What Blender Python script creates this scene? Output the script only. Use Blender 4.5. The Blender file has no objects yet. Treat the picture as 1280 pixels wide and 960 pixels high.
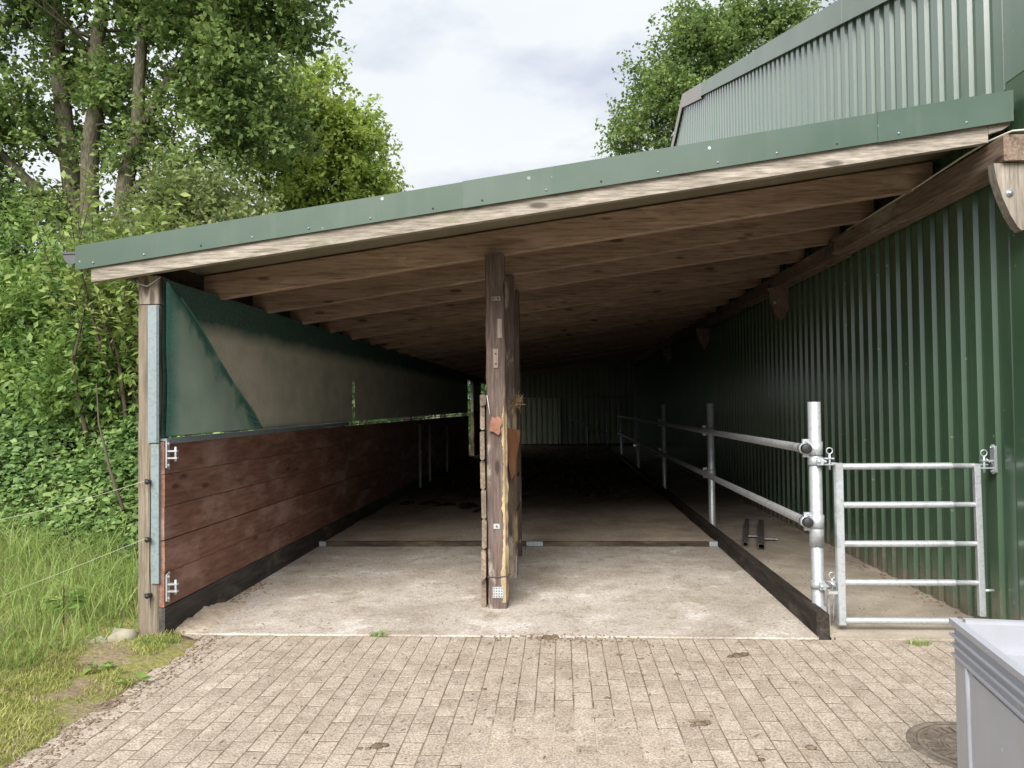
import bpy, bmesh, math, random
import numpy as np
from mathutils import Vector, Matrix, noise

random.seed(7)
RNG = np.random.default_rng(11)
scene = bpy.context.scene
COL = scene.collection
RAD = math.radians

# ------------------------------------------------------------------ camera
def make_camera():
    yaw, pitch, roll = math.atan(60 / 960), 0.025, 0.0115
    fw = Vector((-math.sin(yaw) * math.cos(pitch), math.cos(yaw) * math.cos(pitch), math.sin(pitch)))
    r = Vector((math.cos(yaw), math.sin(yaw), 0))
    u = r.cross(fw)
    c, s = math.cos(roll), math.sin(roll)
    r2, u2 = c * r - s * u, s * r + c * u
    m = Matrix((r2, u2, -fw)).transposed().to_4x4()
    m.translation = (0, 0, 1.5)
    cd = bpy.data.cameras.new('camera')
    cd.sensor_width = 36.0
    cd.lens = 27.0
    cd.clip_start = 0.05
    cd.clip_end = 3000
    co = bpy.data.objects.new('camera', cd)
    COL.objects.link(co)
    co.matrix_world = m
    scene.camera = co
make_camera()

# ------------------------------------------------------------------ light
SUN_EL, SUN_AZ = RAD(42), RAD(192)          # azimuth clockwise from +Y: behind the camera, a little to the left
world = bpy.data.worlds.new('World')
scene.world = world
world.use_nodes = True
def build_world():
    nt = world.node_tree
    nt.nodes.clear()
    out = nt.nodes.new('ShaderNodeOutputWorld')
    bg = nt.nodes.new('ShaderNodeBackground')
    bg.inputs['Strength'].default_value = 0.1
    sky = nt.nodes.new('ShaderNodeTexSky')
    sky.sky_type = 'NISHITA'
    sky.sun_disc = False
    sky.sun_elevation = SUN_EL
    sky.sun_rotation = SUN_AZ
    tc = nt.nodes.new('ShaderNodeTexCoord')
    mp = nt.nodes.new('ShaderNodeMapping')
    mp.inputs['Scale'].default_value = (1.0, 1.0, 2.2)
    mp.inputs['Location'].default_value = (0.35, 0.2, 0.1)
    n1 = nt.nodes.new('ShaderNodeTexNoise')
    n1.inputs['Scale'].default_value = 2.1
    n1.inputs['Detail'].default_value = 7
    n1.inputs['Roughness'].default_value = 0.52
    r1 = nt.nodes.new('ShaderNodeValToRGB')
    r1.color_ramp.elements[0].position = 0.40
    r1.color_ramp.elements[0].color = (2.85, 3.15, 4.0, 1)
    r1.color_ramp.elements[1].position = 0.54
    r1.color_ramp.elements[1].color = (5.0, 5.2, 5.35, 1)
    n2 = nt.nodes.new('ShaderNodeTexNoise')
    n2.inputs['Scale'].default_value = 1.4
    n2.inputs['Detail'].default_value = 5
    r2 = nt.nodes.new('ShaderNodeMapRange')
    r2.inputs['From Min'].default_value = 0.35
    r2.inputs['From Max'].default_value = 0.6
    r2.inputs['To Min'].default_value = 0.8
    r2.inputs['To Max'].default_value = 1.0
    mx = nt.nodes.new('ShaderNodeMixRGB')
    L = nt.links.new
    L(tc.outputs['Generated'], mp.inputs['Vector'])
    L(mp.outputs['Vector'], n1.inputs['Vector'])
    L(mp.outputs['Vector'], n2.inputs['Vector'])
    L(n1.outputs['Fac'], r1.inputs['Fac'])
    L(n2.outputs['Fac'], r2.inputs['Value'])
    L(r2.outputs['Result'], mx.inputs['Fac'])
    L(sky.outputs['Color'], mx.inputs['Color1'])
    L(r1.outputs['Color'], mx.inputs['Color2'])
    L(mx.outputs['Color'], bg.inputs['Color'])
    L(bg.outputs['Background'], out.inputs['Surface'])
build_world()
def build_sun():
    ld = bpy.data.lights.new('sun', 'SUN')
    ld.energy = 3.9
    ld.angle = RAD(44)
    ld.color = (1.0, 0.95, 0.88)
    lo = bpy.data.objects.new('sun', ld)
    COL.objects.link(lo)
    d = Vector((math.sin(SUN_AZ) * math.cos(SUN_EL), math.cos(SUN_AZ) * math.cos(SUN_EL), math.sin(SUN_EL)))
    lo.rotation_euler = (-d).to_track_quat('-Z', 'Y').to_euler()
build_sun()
vs = scene.view_settings
scene.display_settings.display_device = 'sRGB'
vs.view_transform = 'Standard'
vs.look = 'None'
vs.exposure = 0.92
vs.gamma = 1.0
vs.use_curve_mapping = False
scene.cycles.max_bounces = 10
scene.cycles.diffuse_bounces = 5
scene.cycles.transparent_max_bounces = 8

# ------------------------------------------------------------------ materials
class NT:
    def __init__(self, name):
        self.m = bpy.data.materials.new(name)
        self.m.use_nodes = True
        self.t = self.m.node_tree
        self.b = self.t.nodes['Principled BSDF']
    def n(self, kind, **kw):
        nd = self.t.nodes.new(kind)
        for k, v in kw.items():
            key = k.replace('_', ' ')
            if key in nd.inputs: nd.inputs[key].default_value = v
            else: setattr(nd, k, v)
        return nd
    def l(self, a, b): self.t.links.new(a, b)
    def coords(self, scale=(1, 1, 1), rnd=True):
        tc = self.n('ShaderNodeTexCoord')
        src = tc.outputs['Object']
        if rnd:
            oi = self.n('ShaderNodeObjectInfo')
            ml = self.n('ShaderNodeMath', operation='MULTIPLY')
            ml.inputs[1].default_value = 57.0
            self.l(oi.outputs['Random'], ml.inputs[0])
            ad = self.n('ShaderNodeVectorMath', operation='ADD')
            self.l(src, ad.inputs[0]); self.l(ml.outputs[0], ad.inputs[1])
            src = ad.outputs[0]
        mp = self.n('ShaderNodeMapping')
        mp.inputs['Scale'].default_value = scale
        self.l(src, mp.inputs['Vector'])
        return mp.outputs['Vector']
    def noise(self, vec, scale, detail=6, rough=0.55):
        nd = self.n('ShaderNodeTexNoise', Scale=scale, Detail=detail, Roughness=rough)
        self.l(vec, nd.inputs['Vector'])
        return nd.outputs['Fac']
    def ramp(self, fac, stops):
        r = self.n('ShaderNodeValToRGB')
        e = r.color_ramp.elements
        while len(e) < len(stops): e.new(0.5)
        for el, (p, c) in zip(e, stops):
            el.position = p
            el.color = (*c, 1) if len(c) == 3 else c
        self.l(fac, r.inputs['Fac'])
        return r.outputs['Color']
    def mix(self, fac, a, b, mode='MIX'):
        x = self.n('ShaderNodeMixRGB', blend_type=mode)
        for s, v in ((x.inputs['Fac'], fac), (x.inputs['Color1'], a), (x.inputs['Color2'], b)):
            if hasattr(v, 'is_output'): self.l(v, s)
            elif isinstance(v, (int, float)): s.default_value = v
            else: s.default_value = (*v, 1)
        return x.outputs['Color']
    def fac(self, v, a, b):                      # thresholded 0..1
        r = self.n('ShaderNodeMapRange')
        r.inputs['From Min'].default_value = a
        r.inputs['From Max'].default_value = b
        self.l(v, r.inputs['Value'])
        return r.outputs['Result']
    def vary(self, col, amt):
        oi = self.n('ShaderNodeObjectInfo')
        r = self.n('ShaderNodeMapRange')
        r.inputs['To Min'].default_value = 1 - amt
        r.inputs['To Max'].default_value = 1 + amt
        self.l(oi.outputs['Random'], r.inputs['Value'])
        cm = self.n('ShaderNodeCombineColor')
        for i in range(3): self.l(r.outputs['Result'], cm.inputs[i])
        return self.mix(1.0, col, cm.outputs['Color'], 'MULTIPLY')
    def bump(self, h, strength, dist=0.01):
        b = self.n('ShaderNodeBump', Strength=strength, Distance=dist)
        self.l(h, b.inputs['Height'])
        self.l(b.outputs['Normal'], self.b.inputs['Normal'])
    def done(self, col, rough=0.7, metal=0.0, spec=0.5):
        if hasattr(col, 'is_output'): self.l(col, self.b.inputs['Base Color'])
        else: self.b.inputs['Base Color'].default_value = (*col, 1)
        if hasattr(rough, 'is_output'): self.l(rough, self.b.inputs['Roughness'])
        else: self.b.inputs['Roughness'].default_value = rough
        self.b.inputs['Metallic'].default_value = metal
        self.b.inputs['Specular IOR Level'].default_value = spec
        return self.m

def wood(name, dark, mid, light, axis='X', vary=0.12, stain=None, stain_at=(0.52, 0.66), knots=True, bump=0.35, fine=34.0, rough=0.8, along=2.6, mottle=.5):
    k = NT(name)
    a, b = along, fine * 2.1
    sc = {'X': (a, b, b), 'Y': (b, a, b), 'Z': (b, b, a)}[axis]
    v = k.coords(sc)
    g = k.noise(v, 1.0, 6, 0.65)
    col = k.ramp(g, [(0.3, dark), (0.5, mid), (0.72, light)])
    low = k.coords({'X': (1.2, 6, 6), 'Y': (6, 1.2, 6), 'Z': (6, 6, 1.2)}[axis])
    col = k.mix(k.fac(k.noise(low, 1.3, 7, .65), 0.4, 0.66), col, k.mix(mottle, col, dark), 'MIX')
    if knots:
        kv = k.coords({'X': (2.1, 7, 7), 'Y': (7, 2.1, 7), 'Z': (7, 7, 2.1)}[axis])
        vo = k.n('ShaderNodeTexVoronoi', Scale=1.0)
        k.l(kv, vo.inputs['Vector'])
        kf = k.n('ShaderNodeMapRange')
        kf.inputs['From Min'].default_value = 0.09
        kf.inputs['From Max'].default_value = 0.16
        kf.inputs['To Min'].default_value = 0.75
        kf.inputs['To Max'].default_value = 0.0
        k.l(vo.outputs['Distance'], kf.inputs['Value'])
        col = k.mix(kf.outputs['Result'], col, tuple(x * 0.35 for x in dark))
    if stain:
        s = k.noise(k.coords({'X': (.9, 2.5, 2.5), 'Y': (2.5, .9, 2.5), 'Z': (2.5, 2.5, .9)}[axis]), 1.6, 7, 0.65)
        col = k.mix(k.fac(s, *stain_at), col, stain)
    col = k.vary(col, vary)
    k.bump(g, bump, 0.006)
    return k.done(col, rough, 0, 0.3)

M = {}
def build_materials():
    M['joist'] = wood('joist_wood', (.155, .102, .076), (.345, .245, .188), (.455, .34, .27), 'X', 0.22, (.56, .46, .36), (0.6, 0.76), fine=26, along=4, mottle=.4)
    M['weathered'] = wood('weathered_timber', (.13, .112, .09), (.31, .275, .23), (.5, .455, .4), 'X', 0.1, (.17, .17, .11), (0.56, 0.68), fine=40, along=7)
    M['post'] = wood('post_timber', (.09, .072, .052), (.215, .178, .135), (.34, .29, .23), 'Z', 0.05, (.2, .165, .12), fine=46, along=4)
    M['cap'] = wood('post_cap_timber', (.16, .125, .1), (.34, .29, .24), (.45, .4, .34), 'Z', 0.05, (.1, .07, .045), (.5, .6), fine=30)
    M['endgrain'] = wood('beam_timber', (.1, .07, .052), (.225, .165, .125), (.35, .275, .22), 'Y', 0.1, (.38, .33, .28), (0.56, 0.72), fine=30, along=4)
    M['corbel'] = wood('corbel_timber', (.13, .11, .09), (.28, .25, .21), (.41, .37, .325), 'Z', 0.06, (.2, .17, .13), (.56, .7), fine=36, along=4)
    M['board'] = wood('red_brown_board', (.13, .06, .042), (.215, .112, .08), (.29, .17, .125), 'Y', 0.16, (.36, .24, .19), (0.5, 0.68), bump=0.3, fine=18, rough=.65, along=4)
    M['plinth'] = wood('black_plinth', (.03, .027, .025), (.062, .056, .05), (.11, .1, .09), 'Y', 0.1, (.22, .185, .145), (.54, .7), knots=False, fine=16)
    M['darkwood'] = wood('dark_timber', (.014, .011, .009), (.036, .028, .022), (.07, .055, .043), 'Y', 0.1, (.12, .1, .08), (.54, .7), fine=20, along=4)
    M['darkwoodx'] = wood('dark_timber_cross', (.03, .02, .014), (.07, .052, .038), (.13, .1, .075), 'X', 0.1, (.17, .14, .1), (.5, .7), fine=20)
    M['stallpost'] = wood('stall_post_timber', (.065, .046, .04), (.13, .095, .082), (.21, .16, .135), 'Z', 0.08, (.4, .35, .3), (.57, .64), fine=30, along=4)
    M['stallboard'] = wood('stall_board', (.1, .075, .057), (.19, .15, .115), (.29, .235, .185), 'Y', 0.2, (.42, .33, .22), (.56, .7), fine=24)
    M['rawwood'] = wood('chewed_wood', (.2, .145, .08), (.4, .315, .18), (.54, .45, .29), 'Z', 0.05, (.14, .095, .065), (.5, .58), fine=22, along=5)
    M['orangewood'] = wood('orange_board', (.17, .07, .035), (.27, .12, .062), (.34, .17, .095), 'Z', 0.05, fine=22, knots=False)
    # green painted steel
    def paint(name, c1, c2, rough, spots=0.0, spot=(.6, .62, .58), streak=0.0, ior=1.5, coat=0.0, mud=False):
        k = NT(name)
        v = k.coords()
        n = k.noise(v, 1.7, 5)
        col = k.ramp(n, [(0.35, c1), (0.65, c2)])
        if streak:
            st = k.noise(k.coords((9, 9, .5)), 1.0, 4)
            col = k.mix(k.fac(st, .55, .8), col, k.mix(streak, col, (.32, .33, .28)))
        if spots:
            vo = k.n('ShaderNodeTexVoronoi', Scale=9.0)
            k.l(v, vo.inputs['Vector'])
            big = k.noise(v, 4.0, 3)
            a = k.n('ShaderNodeMapRange')
            a.inputs['From Min'].default_value = 0.11; a.inputs['From Max'].default_value = 0.08
            k.l(vo.outputs['Distance'], a.inputs['Value'])
            mm = k.n('ShaderNodeMath', operation='MULTIPLY')
            k.l(a.outputs['Result'], mm.inputs[0]); k.l(k.fac(big, .5, .56), mm.inputs[1])
            m2 = k.n('ShaderNodeMath', operation='MULTIPLY'); m2.inputs[1].default_value = spots
            k.l(mm.outputs[0], m2.inputs[0])
            col = k.mix(m2.outputs[0], col, spot)
        if mud:
            sep = k.n('ShaderNodeSeparateXYZ'); k.l(k.coords((1, 1, 1), False), sep.inputs[0])
            mz = k.n('ShaderNodeMath', operation='MULTIPLY_ADD'); mz.inputs[1].default_value = -1.5
            k.l(k.noise(k.coords((5, 5, 3), False), 2.2, 9, .72), mz.inputs[0]); k.l(sep.outputs['Z'], mz.inputs[2])
            col = k.mix(k.fac(mz.outputs[0], -.52, -.86), col, (.16, .135, .1))
        k.bump(k.noise(v, 3, 2), 0.05, 0.02)
        k.b.inputs['IOR'].default_value = ior
        k.b.inputs['Coat Weight'].default_value = coat
        k.b.inputs['Coat Roughness'].default_value = .18
        return k.done(col, rough, 0, 0.5)
    M['clad'] = paint('green_cladding', (.05, .103, .058), (.061, .118, .07), 0.27, 0.6, (.22, .26, .2), 0.12, 1.7, .6, True)
    M['cladskylit'] = paint('sky_lit_green_cladding', (.115, .175, .135), (.13, .195, .15), 0.3, 0.5, (.3, .33, .28), 0.15, 1.8, .6)  # same green, paler: sky light on the upper wall painted into the colour
    M['cladback'] = paint('pale_cladding', (.42, .44, .32), (.5, .51, .38), 0.5, 0.0, streak=.4)
    M['cladback2'] = paint('olive_cladding', (.22, .24, .16), (.27, .29, .2), 0.5, 0.0, streak=.3)
    M['flash'] = paint('green_flashing', (.046, .084, .06), (.07, .108, .084), 0.42, 0.9, streak=.08, coat=.12)
    M['verge'] = paint('grey_green_verge', (.2, .25, .22), (.24, .29, .255), 0.38)
    M['verge2'] = paint('pinkish_verge', (.32, .29, .27), (.36, .32, .3), 0.4)
    M['roofsheet'] = paint('roof_sheet', (.17, .15, .105), (.21, .185, .135), 0.7, streak=.3)
    # galvanised steel
    def galv(name, c1, c2, rough=.42, metal=.55):
        k = NT(name)
        v = k.coords()
        vo = k.n('ShaderNodeTexVoronoi', Scale=70.0)
        k.l(v, vo.inputs['Vector'])
        sp = k.n('ShaderNodeSeparateColor')
        k.l(vo.outputs['Color'], sp.inputs['Color'])
        n = k.noise(v, 9, 5)
        mm = k.n('ShaderNodeMath', operation='ADD')
        k.l(sp.outputs[0], mm.inputs[0]); k.l(n, mm.inputs[1])
        col = k.ramp(mm.outputs[0], [(0.3, c1), (1.0, c2)])
        col = k.mix(k.fac(k.noise(v, 5, 6), .58, .75), col, tuple(x * .72 for x in c1))
        return k.done(col, rough, metal, 0.5)
    M['galv'] = galv('galvanised_steel', (.4, .43, .455), (.53, .565, .59))
    M['galvdull'] = galv('dull_galvanised_steel', (.26, .27, .28), (.38, .39, .4), .55, .5)
    M['steelstrip'] = galv('galvanised_strip', (.16, .21, .225), (.23, .285, .3), .5, .2)
    k = NT('steel_dark'); M['steeldark'] = k.done(k.ramp(k.noise(k.coords(), 14), [(.3, (.05, .043, .037)), (.7, (.1, .086, .074))]), .8, 0)
    k = NT('black_rubber'); M['rubber'] = k.done((.02, .02, .021), .55)
    k = NT('gutter_plastic'); M['gutter'] = k.done(k.ramp(k.noise(k.coords(), 6), [(.3, (.07, .075, .08)), (.7, (.11, .115, .125))]), .45)
    k = NT('wire_rope'); M['wire'] = k.done((.36, .38, .27), .6)
    k = NT('cable_white'); M['cable'] = k.done((.62, .6, .52), .5)
    k = NT('baler_twine'); M['twine'] = k.done((.55, .53, .46), .8)
    # concrete
    k = NT('concrete'); v = k.coords((1, 1, 1), False)
    n1 = k.noise(v, 1.3, 9, .62); n2 = k.noise(v, 70, 3, .65); n3 = k.noise(v, 4.5, 8, .68)
    col = k.ramp(n1, [(.3, (.31, .272, .23)), (.5, (.415, .375, .33)), (.68, (.5, .468, .43))])
    col = k.mix(k.fac(n3, .5, .72), col, (.26, .22, .17))
    col = k.mix(k.fac(k.noise(v, 2.6, 9, .7), .56, .72), col, (.6, .585, .56))
    spk = k.mix(k.fac(n2, .36, .62), (.72, .7, .68), (1.14, 1.14, 1.14))
    col = k.mix(1.0, col, spk, 'MULTIPLY')
    vo = k.n('ShaderNodeTexVoronoi', Scale=13.0); k.l(v, vo.inputs['Vector'])
    col = k.mix(k.mix(1.0, k.fac(vo.outputs['Distance'], .1, .04), k.fac(n3, .52, .6), 'MULTIPLY'), col, (.13, .1, .075))
    k.bump(n2, .35, .006); M['concrete'] = k.done(col, .88, 0, .25)
    k = NT('walkway_concrete'); v = k.coords((1, 1, 1), False)
    n1 = k.noise(v, 1.8, 9, .64); n2 = k.noise(v, 50, 5, .7)
    col = k.ramp(n1, [(.3, (.23, .195, .155)), (.52, (.36, .315, .26)), (.7, (.47, .425, .365))])
    col = k.mix(1.0, col, k.mix(k.fac(n2, .3, .7), (.78, .77, .75), (1.15, 1.15, 1.15)), 'MULTIPLY')
    k.bump(n2, .35, .006); M['walk'] = k.done(col, .9, 0, .2)
    k = NT('dirty_floor'); v = k.coords((1, 1, 1), False)
    n1 = k.noise(v, 1.1, 9, .66); n2 = k.noise(v, 30, 6, .7)
    col = k.ramp(n1, [(.3, (.26, .205, .155)), (.5, (.43, .36, .285)), (.68, (.53, .465, .385))])
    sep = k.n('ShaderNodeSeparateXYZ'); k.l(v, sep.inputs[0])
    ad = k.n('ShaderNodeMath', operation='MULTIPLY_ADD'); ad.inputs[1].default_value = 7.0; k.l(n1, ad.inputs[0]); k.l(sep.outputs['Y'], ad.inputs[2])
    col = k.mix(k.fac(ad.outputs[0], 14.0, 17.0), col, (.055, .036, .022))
    col = k.mix(1.0, col, k.mix(k.fac(n2, .3, .7), (.7, .68, .66), (1.2, 1.2, 1.2)), 'MULTIPLY')
    k.bump(n2, .6, .012); M['dirtfloor'] = k.done(col, .95, 0, .15)
    # bricks, sand, soil
    k = NT('brick_paver'); v = k.coords()
    n2 = k.noise(v, 105, 2, .6); n1 = k.noise(v, 6, 7, .65)
    col = k.ramp(n1, [(.3, (.272, .226, .182)), (.5, (.36, .31, .257)), (.7, (.44, .39, .332))])
    col = k.mix(1.0, col, k.mix(k.fac(n2, .36, .62), (.64, .62, .58), (1.2, 1.2, 1.2)), 'MULTIPLY')
    wv = k.coords((1, 1, 1), False)
    col = k.vary(col, .08)
    k.bump(n2, .5, .004); M['brick'] = k.done(col, .9, 0, .2)
    k = NT('sand'); v = k.coords((1, 1, 1), False)
    n1 = k.noise(v, 2.2, 9, .68); n2 = k.noise(v, 105, 2, .6)
    col = k.ramp(n1, [(.3, (.29, .24, .19)), (.5, (.375, .32, .262)), (.7, (.45, .395, .33))])
    col = k.mix(1.0, col, k.mix(k.fac(n2, .36, .62), (.66, .64, .6), (1.18, 1.18, 1.18)), 'MULTIPLY')
    k.bump(n2, .5, .005); M['sand'] = k.done(col, .95, 0, .15)
    k = NT('joint_sand'); v = k.coords((1, 1, 1), False)
    M['joint'] = k.done(k.ramp(k.noise(v, 6, 6), [(.35, (.1, .078, .056)), (.55, (.19, .152, .113)), (.72, (.3, .25, .195))]), .95, 0, .1)
    k = NT('verge_soil'); v = k.coords((1, 1, 1), False)
    n1 = k.noise(v, 1.9, 9, .66); n2 = k.noise(v, 34, 7, .7)
    col = k.ramp(n1, [(.34, (.2, .15, .1)), (.45, (.27, .22, .14)), (.51, (.24, .24, .09)), (.66, (.3, .29, .1))])
    col = k.mix(1.0, col, k.mix(k.fac(n2, .3, .7), (.55, .53, .5), (1.25, 1.25, 1.25)), 'MULTIPLY')
    k.bump(n2, .8, .02); M['soil'] = k.done(col, .95, 0, .1)
    k = NT('field_ground'); v = k.coords((1, 1, 1), False)
    col = k.ramp(k.noise(v, .8, 8), [(.35, (.07, .085, .03)), (.6, (.11, .12, .05))])
    M['field'] = k.done(col, .95, 0, .1)
    k = NT('clod_soil'); v = k.coords()
    n = k.noise(v, 30, 6); k.bump(n, .8, .01)
    M['clod'] = k.done(k.vary(k.ramp(n, [(.3, (.1, .075, .05)), (.7, (.22, .17, .12))]), .25), .95, 0, .1)
    k = NT('manure'); v = k.coords(); n = k.noise(v, 24, 6); k.bump(n, .9, .02)
    M['manure'] = k.done(k.ramp(n, [(.3, (.018, .013, .008)), (.7, (.05, .036, .022))]), .9, 0, .2)
    k = NT('straw'); M['straw'] = k.done(k.ramp(k.noise(k.coords((1, 1, 1), False), 9, 3), [(.35, (.16, .1, .055)), (.65, (.38, .26, .15))]), .9)
    k = NT('stone'); v = k.coords(); n = k.noise(v, 12, 6); k.bump(n, .5, .02)
    M['stone'] = k.done(k.ramp(n, [(.3, (.2, .19, .12)), (.7, (.32, .3, .23))]), .9)
    k = NT('terracotta'); M['terracotta'] = k.done(k.ramp(k.noise(k.coords(), 18, 5), [(.3, (.2, .085, .055)), (.7, (.33, .165, .115))]), .8)
    # windbreak mesh: dark green fabric, brown-grey dust over its middle, roof shade painted along its top
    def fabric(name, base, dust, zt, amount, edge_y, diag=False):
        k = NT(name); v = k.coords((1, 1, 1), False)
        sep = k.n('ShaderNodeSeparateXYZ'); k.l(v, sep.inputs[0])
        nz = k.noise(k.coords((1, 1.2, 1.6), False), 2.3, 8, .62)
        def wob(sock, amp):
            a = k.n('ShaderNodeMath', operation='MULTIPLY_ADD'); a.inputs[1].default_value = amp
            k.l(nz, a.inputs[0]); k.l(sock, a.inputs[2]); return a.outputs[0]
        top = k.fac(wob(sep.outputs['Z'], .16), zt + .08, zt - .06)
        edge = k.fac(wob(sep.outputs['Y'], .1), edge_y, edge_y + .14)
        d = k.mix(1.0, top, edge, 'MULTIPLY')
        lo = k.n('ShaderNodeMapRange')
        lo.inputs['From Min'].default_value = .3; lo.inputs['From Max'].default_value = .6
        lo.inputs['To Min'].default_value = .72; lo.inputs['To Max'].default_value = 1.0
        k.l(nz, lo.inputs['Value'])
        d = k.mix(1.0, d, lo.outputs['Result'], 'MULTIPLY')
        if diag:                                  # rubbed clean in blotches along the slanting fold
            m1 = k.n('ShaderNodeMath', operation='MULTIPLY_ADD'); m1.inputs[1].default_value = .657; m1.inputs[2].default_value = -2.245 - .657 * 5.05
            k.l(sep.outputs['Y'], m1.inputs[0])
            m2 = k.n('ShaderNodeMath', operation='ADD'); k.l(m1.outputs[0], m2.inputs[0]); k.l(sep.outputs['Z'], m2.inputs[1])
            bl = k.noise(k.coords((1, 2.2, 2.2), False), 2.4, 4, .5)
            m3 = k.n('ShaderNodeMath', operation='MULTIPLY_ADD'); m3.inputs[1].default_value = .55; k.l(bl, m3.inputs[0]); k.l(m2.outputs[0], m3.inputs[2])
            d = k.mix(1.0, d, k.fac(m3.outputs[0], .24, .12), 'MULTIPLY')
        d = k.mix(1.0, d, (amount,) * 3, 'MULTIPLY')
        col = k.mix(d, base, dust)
        wv = k.n('ShaderNodeTexWave', Scale=120.0, bands_direction='Z'); k.l(v, wv.inputs['Vector'])
        col = k.mix(k.fac(k.noise(k.coords((1, 60, 60), False), 1.0, 4), .35, .7), col, k.mix(.25, col, (.3, .31, .27)))
        k.bump(k.noise(k.coords((1, 1, 1), False), 5, 5), .25, .02)
        return k.done(col, .75, 0, .3)
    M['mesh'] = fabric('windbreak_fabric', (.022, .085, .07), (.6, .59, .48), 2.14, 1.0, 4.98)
    M['flap'] = fabric('windbreak_flap_fabric', (.04, .17, .135), (.36, .46, .37), 2.25, .8, 4.95, True)
    # grey plastic
    k = NT('grey_plastic'); v = k.coords()
    col = k.ramp(k.noise(v, 3, 7, .65), [(.35, (.335, .35, .39)), (.65, (.375, .39, .43))])
    st = k.noise(k.coords((3, 3, .8)), 2.5, 6, .65)
    col = k.mix(k.fac(st, .5, .85), col, (.33, .32, .31))
    sc = k.noise(k.coords((2, 40, 40)), 1.0, 3)
    col = k.mix(k.fac(sc, .7, .74), col, (.5, .5, .53))
    M['plastic'] = k.done(col, .42, 0, .45)
    k = NT('cast_iron'); v = k.coords(); n = k.noise(v, 20, 6)
    M['iron'] = k.done(k.ramp(n, [(.3, (.1, .08, .06)), (.7, (.24, .2, .16))]), .8, .1); k.bump(n, .4, .005)
    # foliage
    def leaf(name, c1, c2, c3, clump=.9, trans=.32, fine=9.0):
        k = NT(name); v = k.coords((1, 1, 1), False)
        g = k.n('ShaderNodeNewGeometry')
        ri = g.outputs['Random Per Island']
        n = k.noise(v, clump, 3)
        a = k.n('ShaderNodeMath', operation='MULTIPLY_ADD'); a.inputs[1].default_value = .42
        k.l(ri, a.inputs[0]); k.l(n, a.inputs[2])
        col = k.ramp(a.outputs[0], [(.42, c1), (.72, c2), (1.0, c3)])
        b = k.b
        k.done(col, .5, 0, .35)
        tr = k.n('ShaderNodeBsdfTranslucent')
        hs = k.n('ShaderNodeHueSaturation', Hue=.487, Saturation=.95, Value=1.2)
        k.l(col, hs.inputs['Color']); k.l(hs.outputs['Color'], tr.inputs['Color'])
        mx = k.n('ShaderNodeMixShader'); mx.inputs[0].default_value = trans
        k.l(b.outputs[0], mx.inputs[1]); k.l(tr.outputs[0], mx.inputs[2])
        out = [x for x in k.t.nodes if x.type == 'OUTPUT_MATERIAL'][0]
        k.l(mx.outputs[0], out.inputs['Surface'])
        return k.m
    M['oakleaf'] = leaf('oak_leaves', (.07, .135, .042), (.16, .25, .066), (.28, .375, .12), .7, .4)
    M['yleaf'] = leaf('yellow_green_leaves', (.165, .25, .045), (.31, .425, .08), (.44, .53, .14), .6, .4)
    M['oliveleaf'] = leaf('olive_leaves', (.1, .155, .045), (.2, .26, .085), (.33, .37, .17), .8, .4)
    M['hazelleaf'] = leaf('hazel_leaves', (.065, .14, .035), (.165, .275, .062), (.3, .41, .115), 1.2, .4)
    M['elderleaf'] = leaf('elder_leaves', (.04, .098, .033), (.095, .18, .057), (.17, .265, .09), 1.2)
    M['willowleaf'] = leaf('willow_leaves', (.15, .22, .05), (.25, .34, .09), (.36, .44, .15), 1.2)
    M['brambleleaf'] = leaf('bramble_leaves', (.065, .14, .042), (.155, .26, .075), (.275, .38, .135), 1.1)
    M['grass'] = leaf('grass_blades', (.13, .215, .048), (.245, .35, .09), (.4, .48, .18), 1.0, .4)
    M['shortgrass'] = leaf('short_grass', (.19, .23, .05), (.3, .33, .085), (.42, .4, .17), 2.0, .25)
    k = NT('bark'); v = k.coords((3, 3, .8)); n = k.noise(v, 9, 7, .65); k.bump(n, .9, .03)
    M['bark'] = k.done(k.ramp(n, [(.3, (.045, .041, .028)), (.5, (.11, .1, .068)), (.7, (.185, .175, .13))]), .9, 0, .2)
    k = NT('twig'); M['twig'] = k.done((.07, .055, .035), .9)
build_materials()

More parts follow.
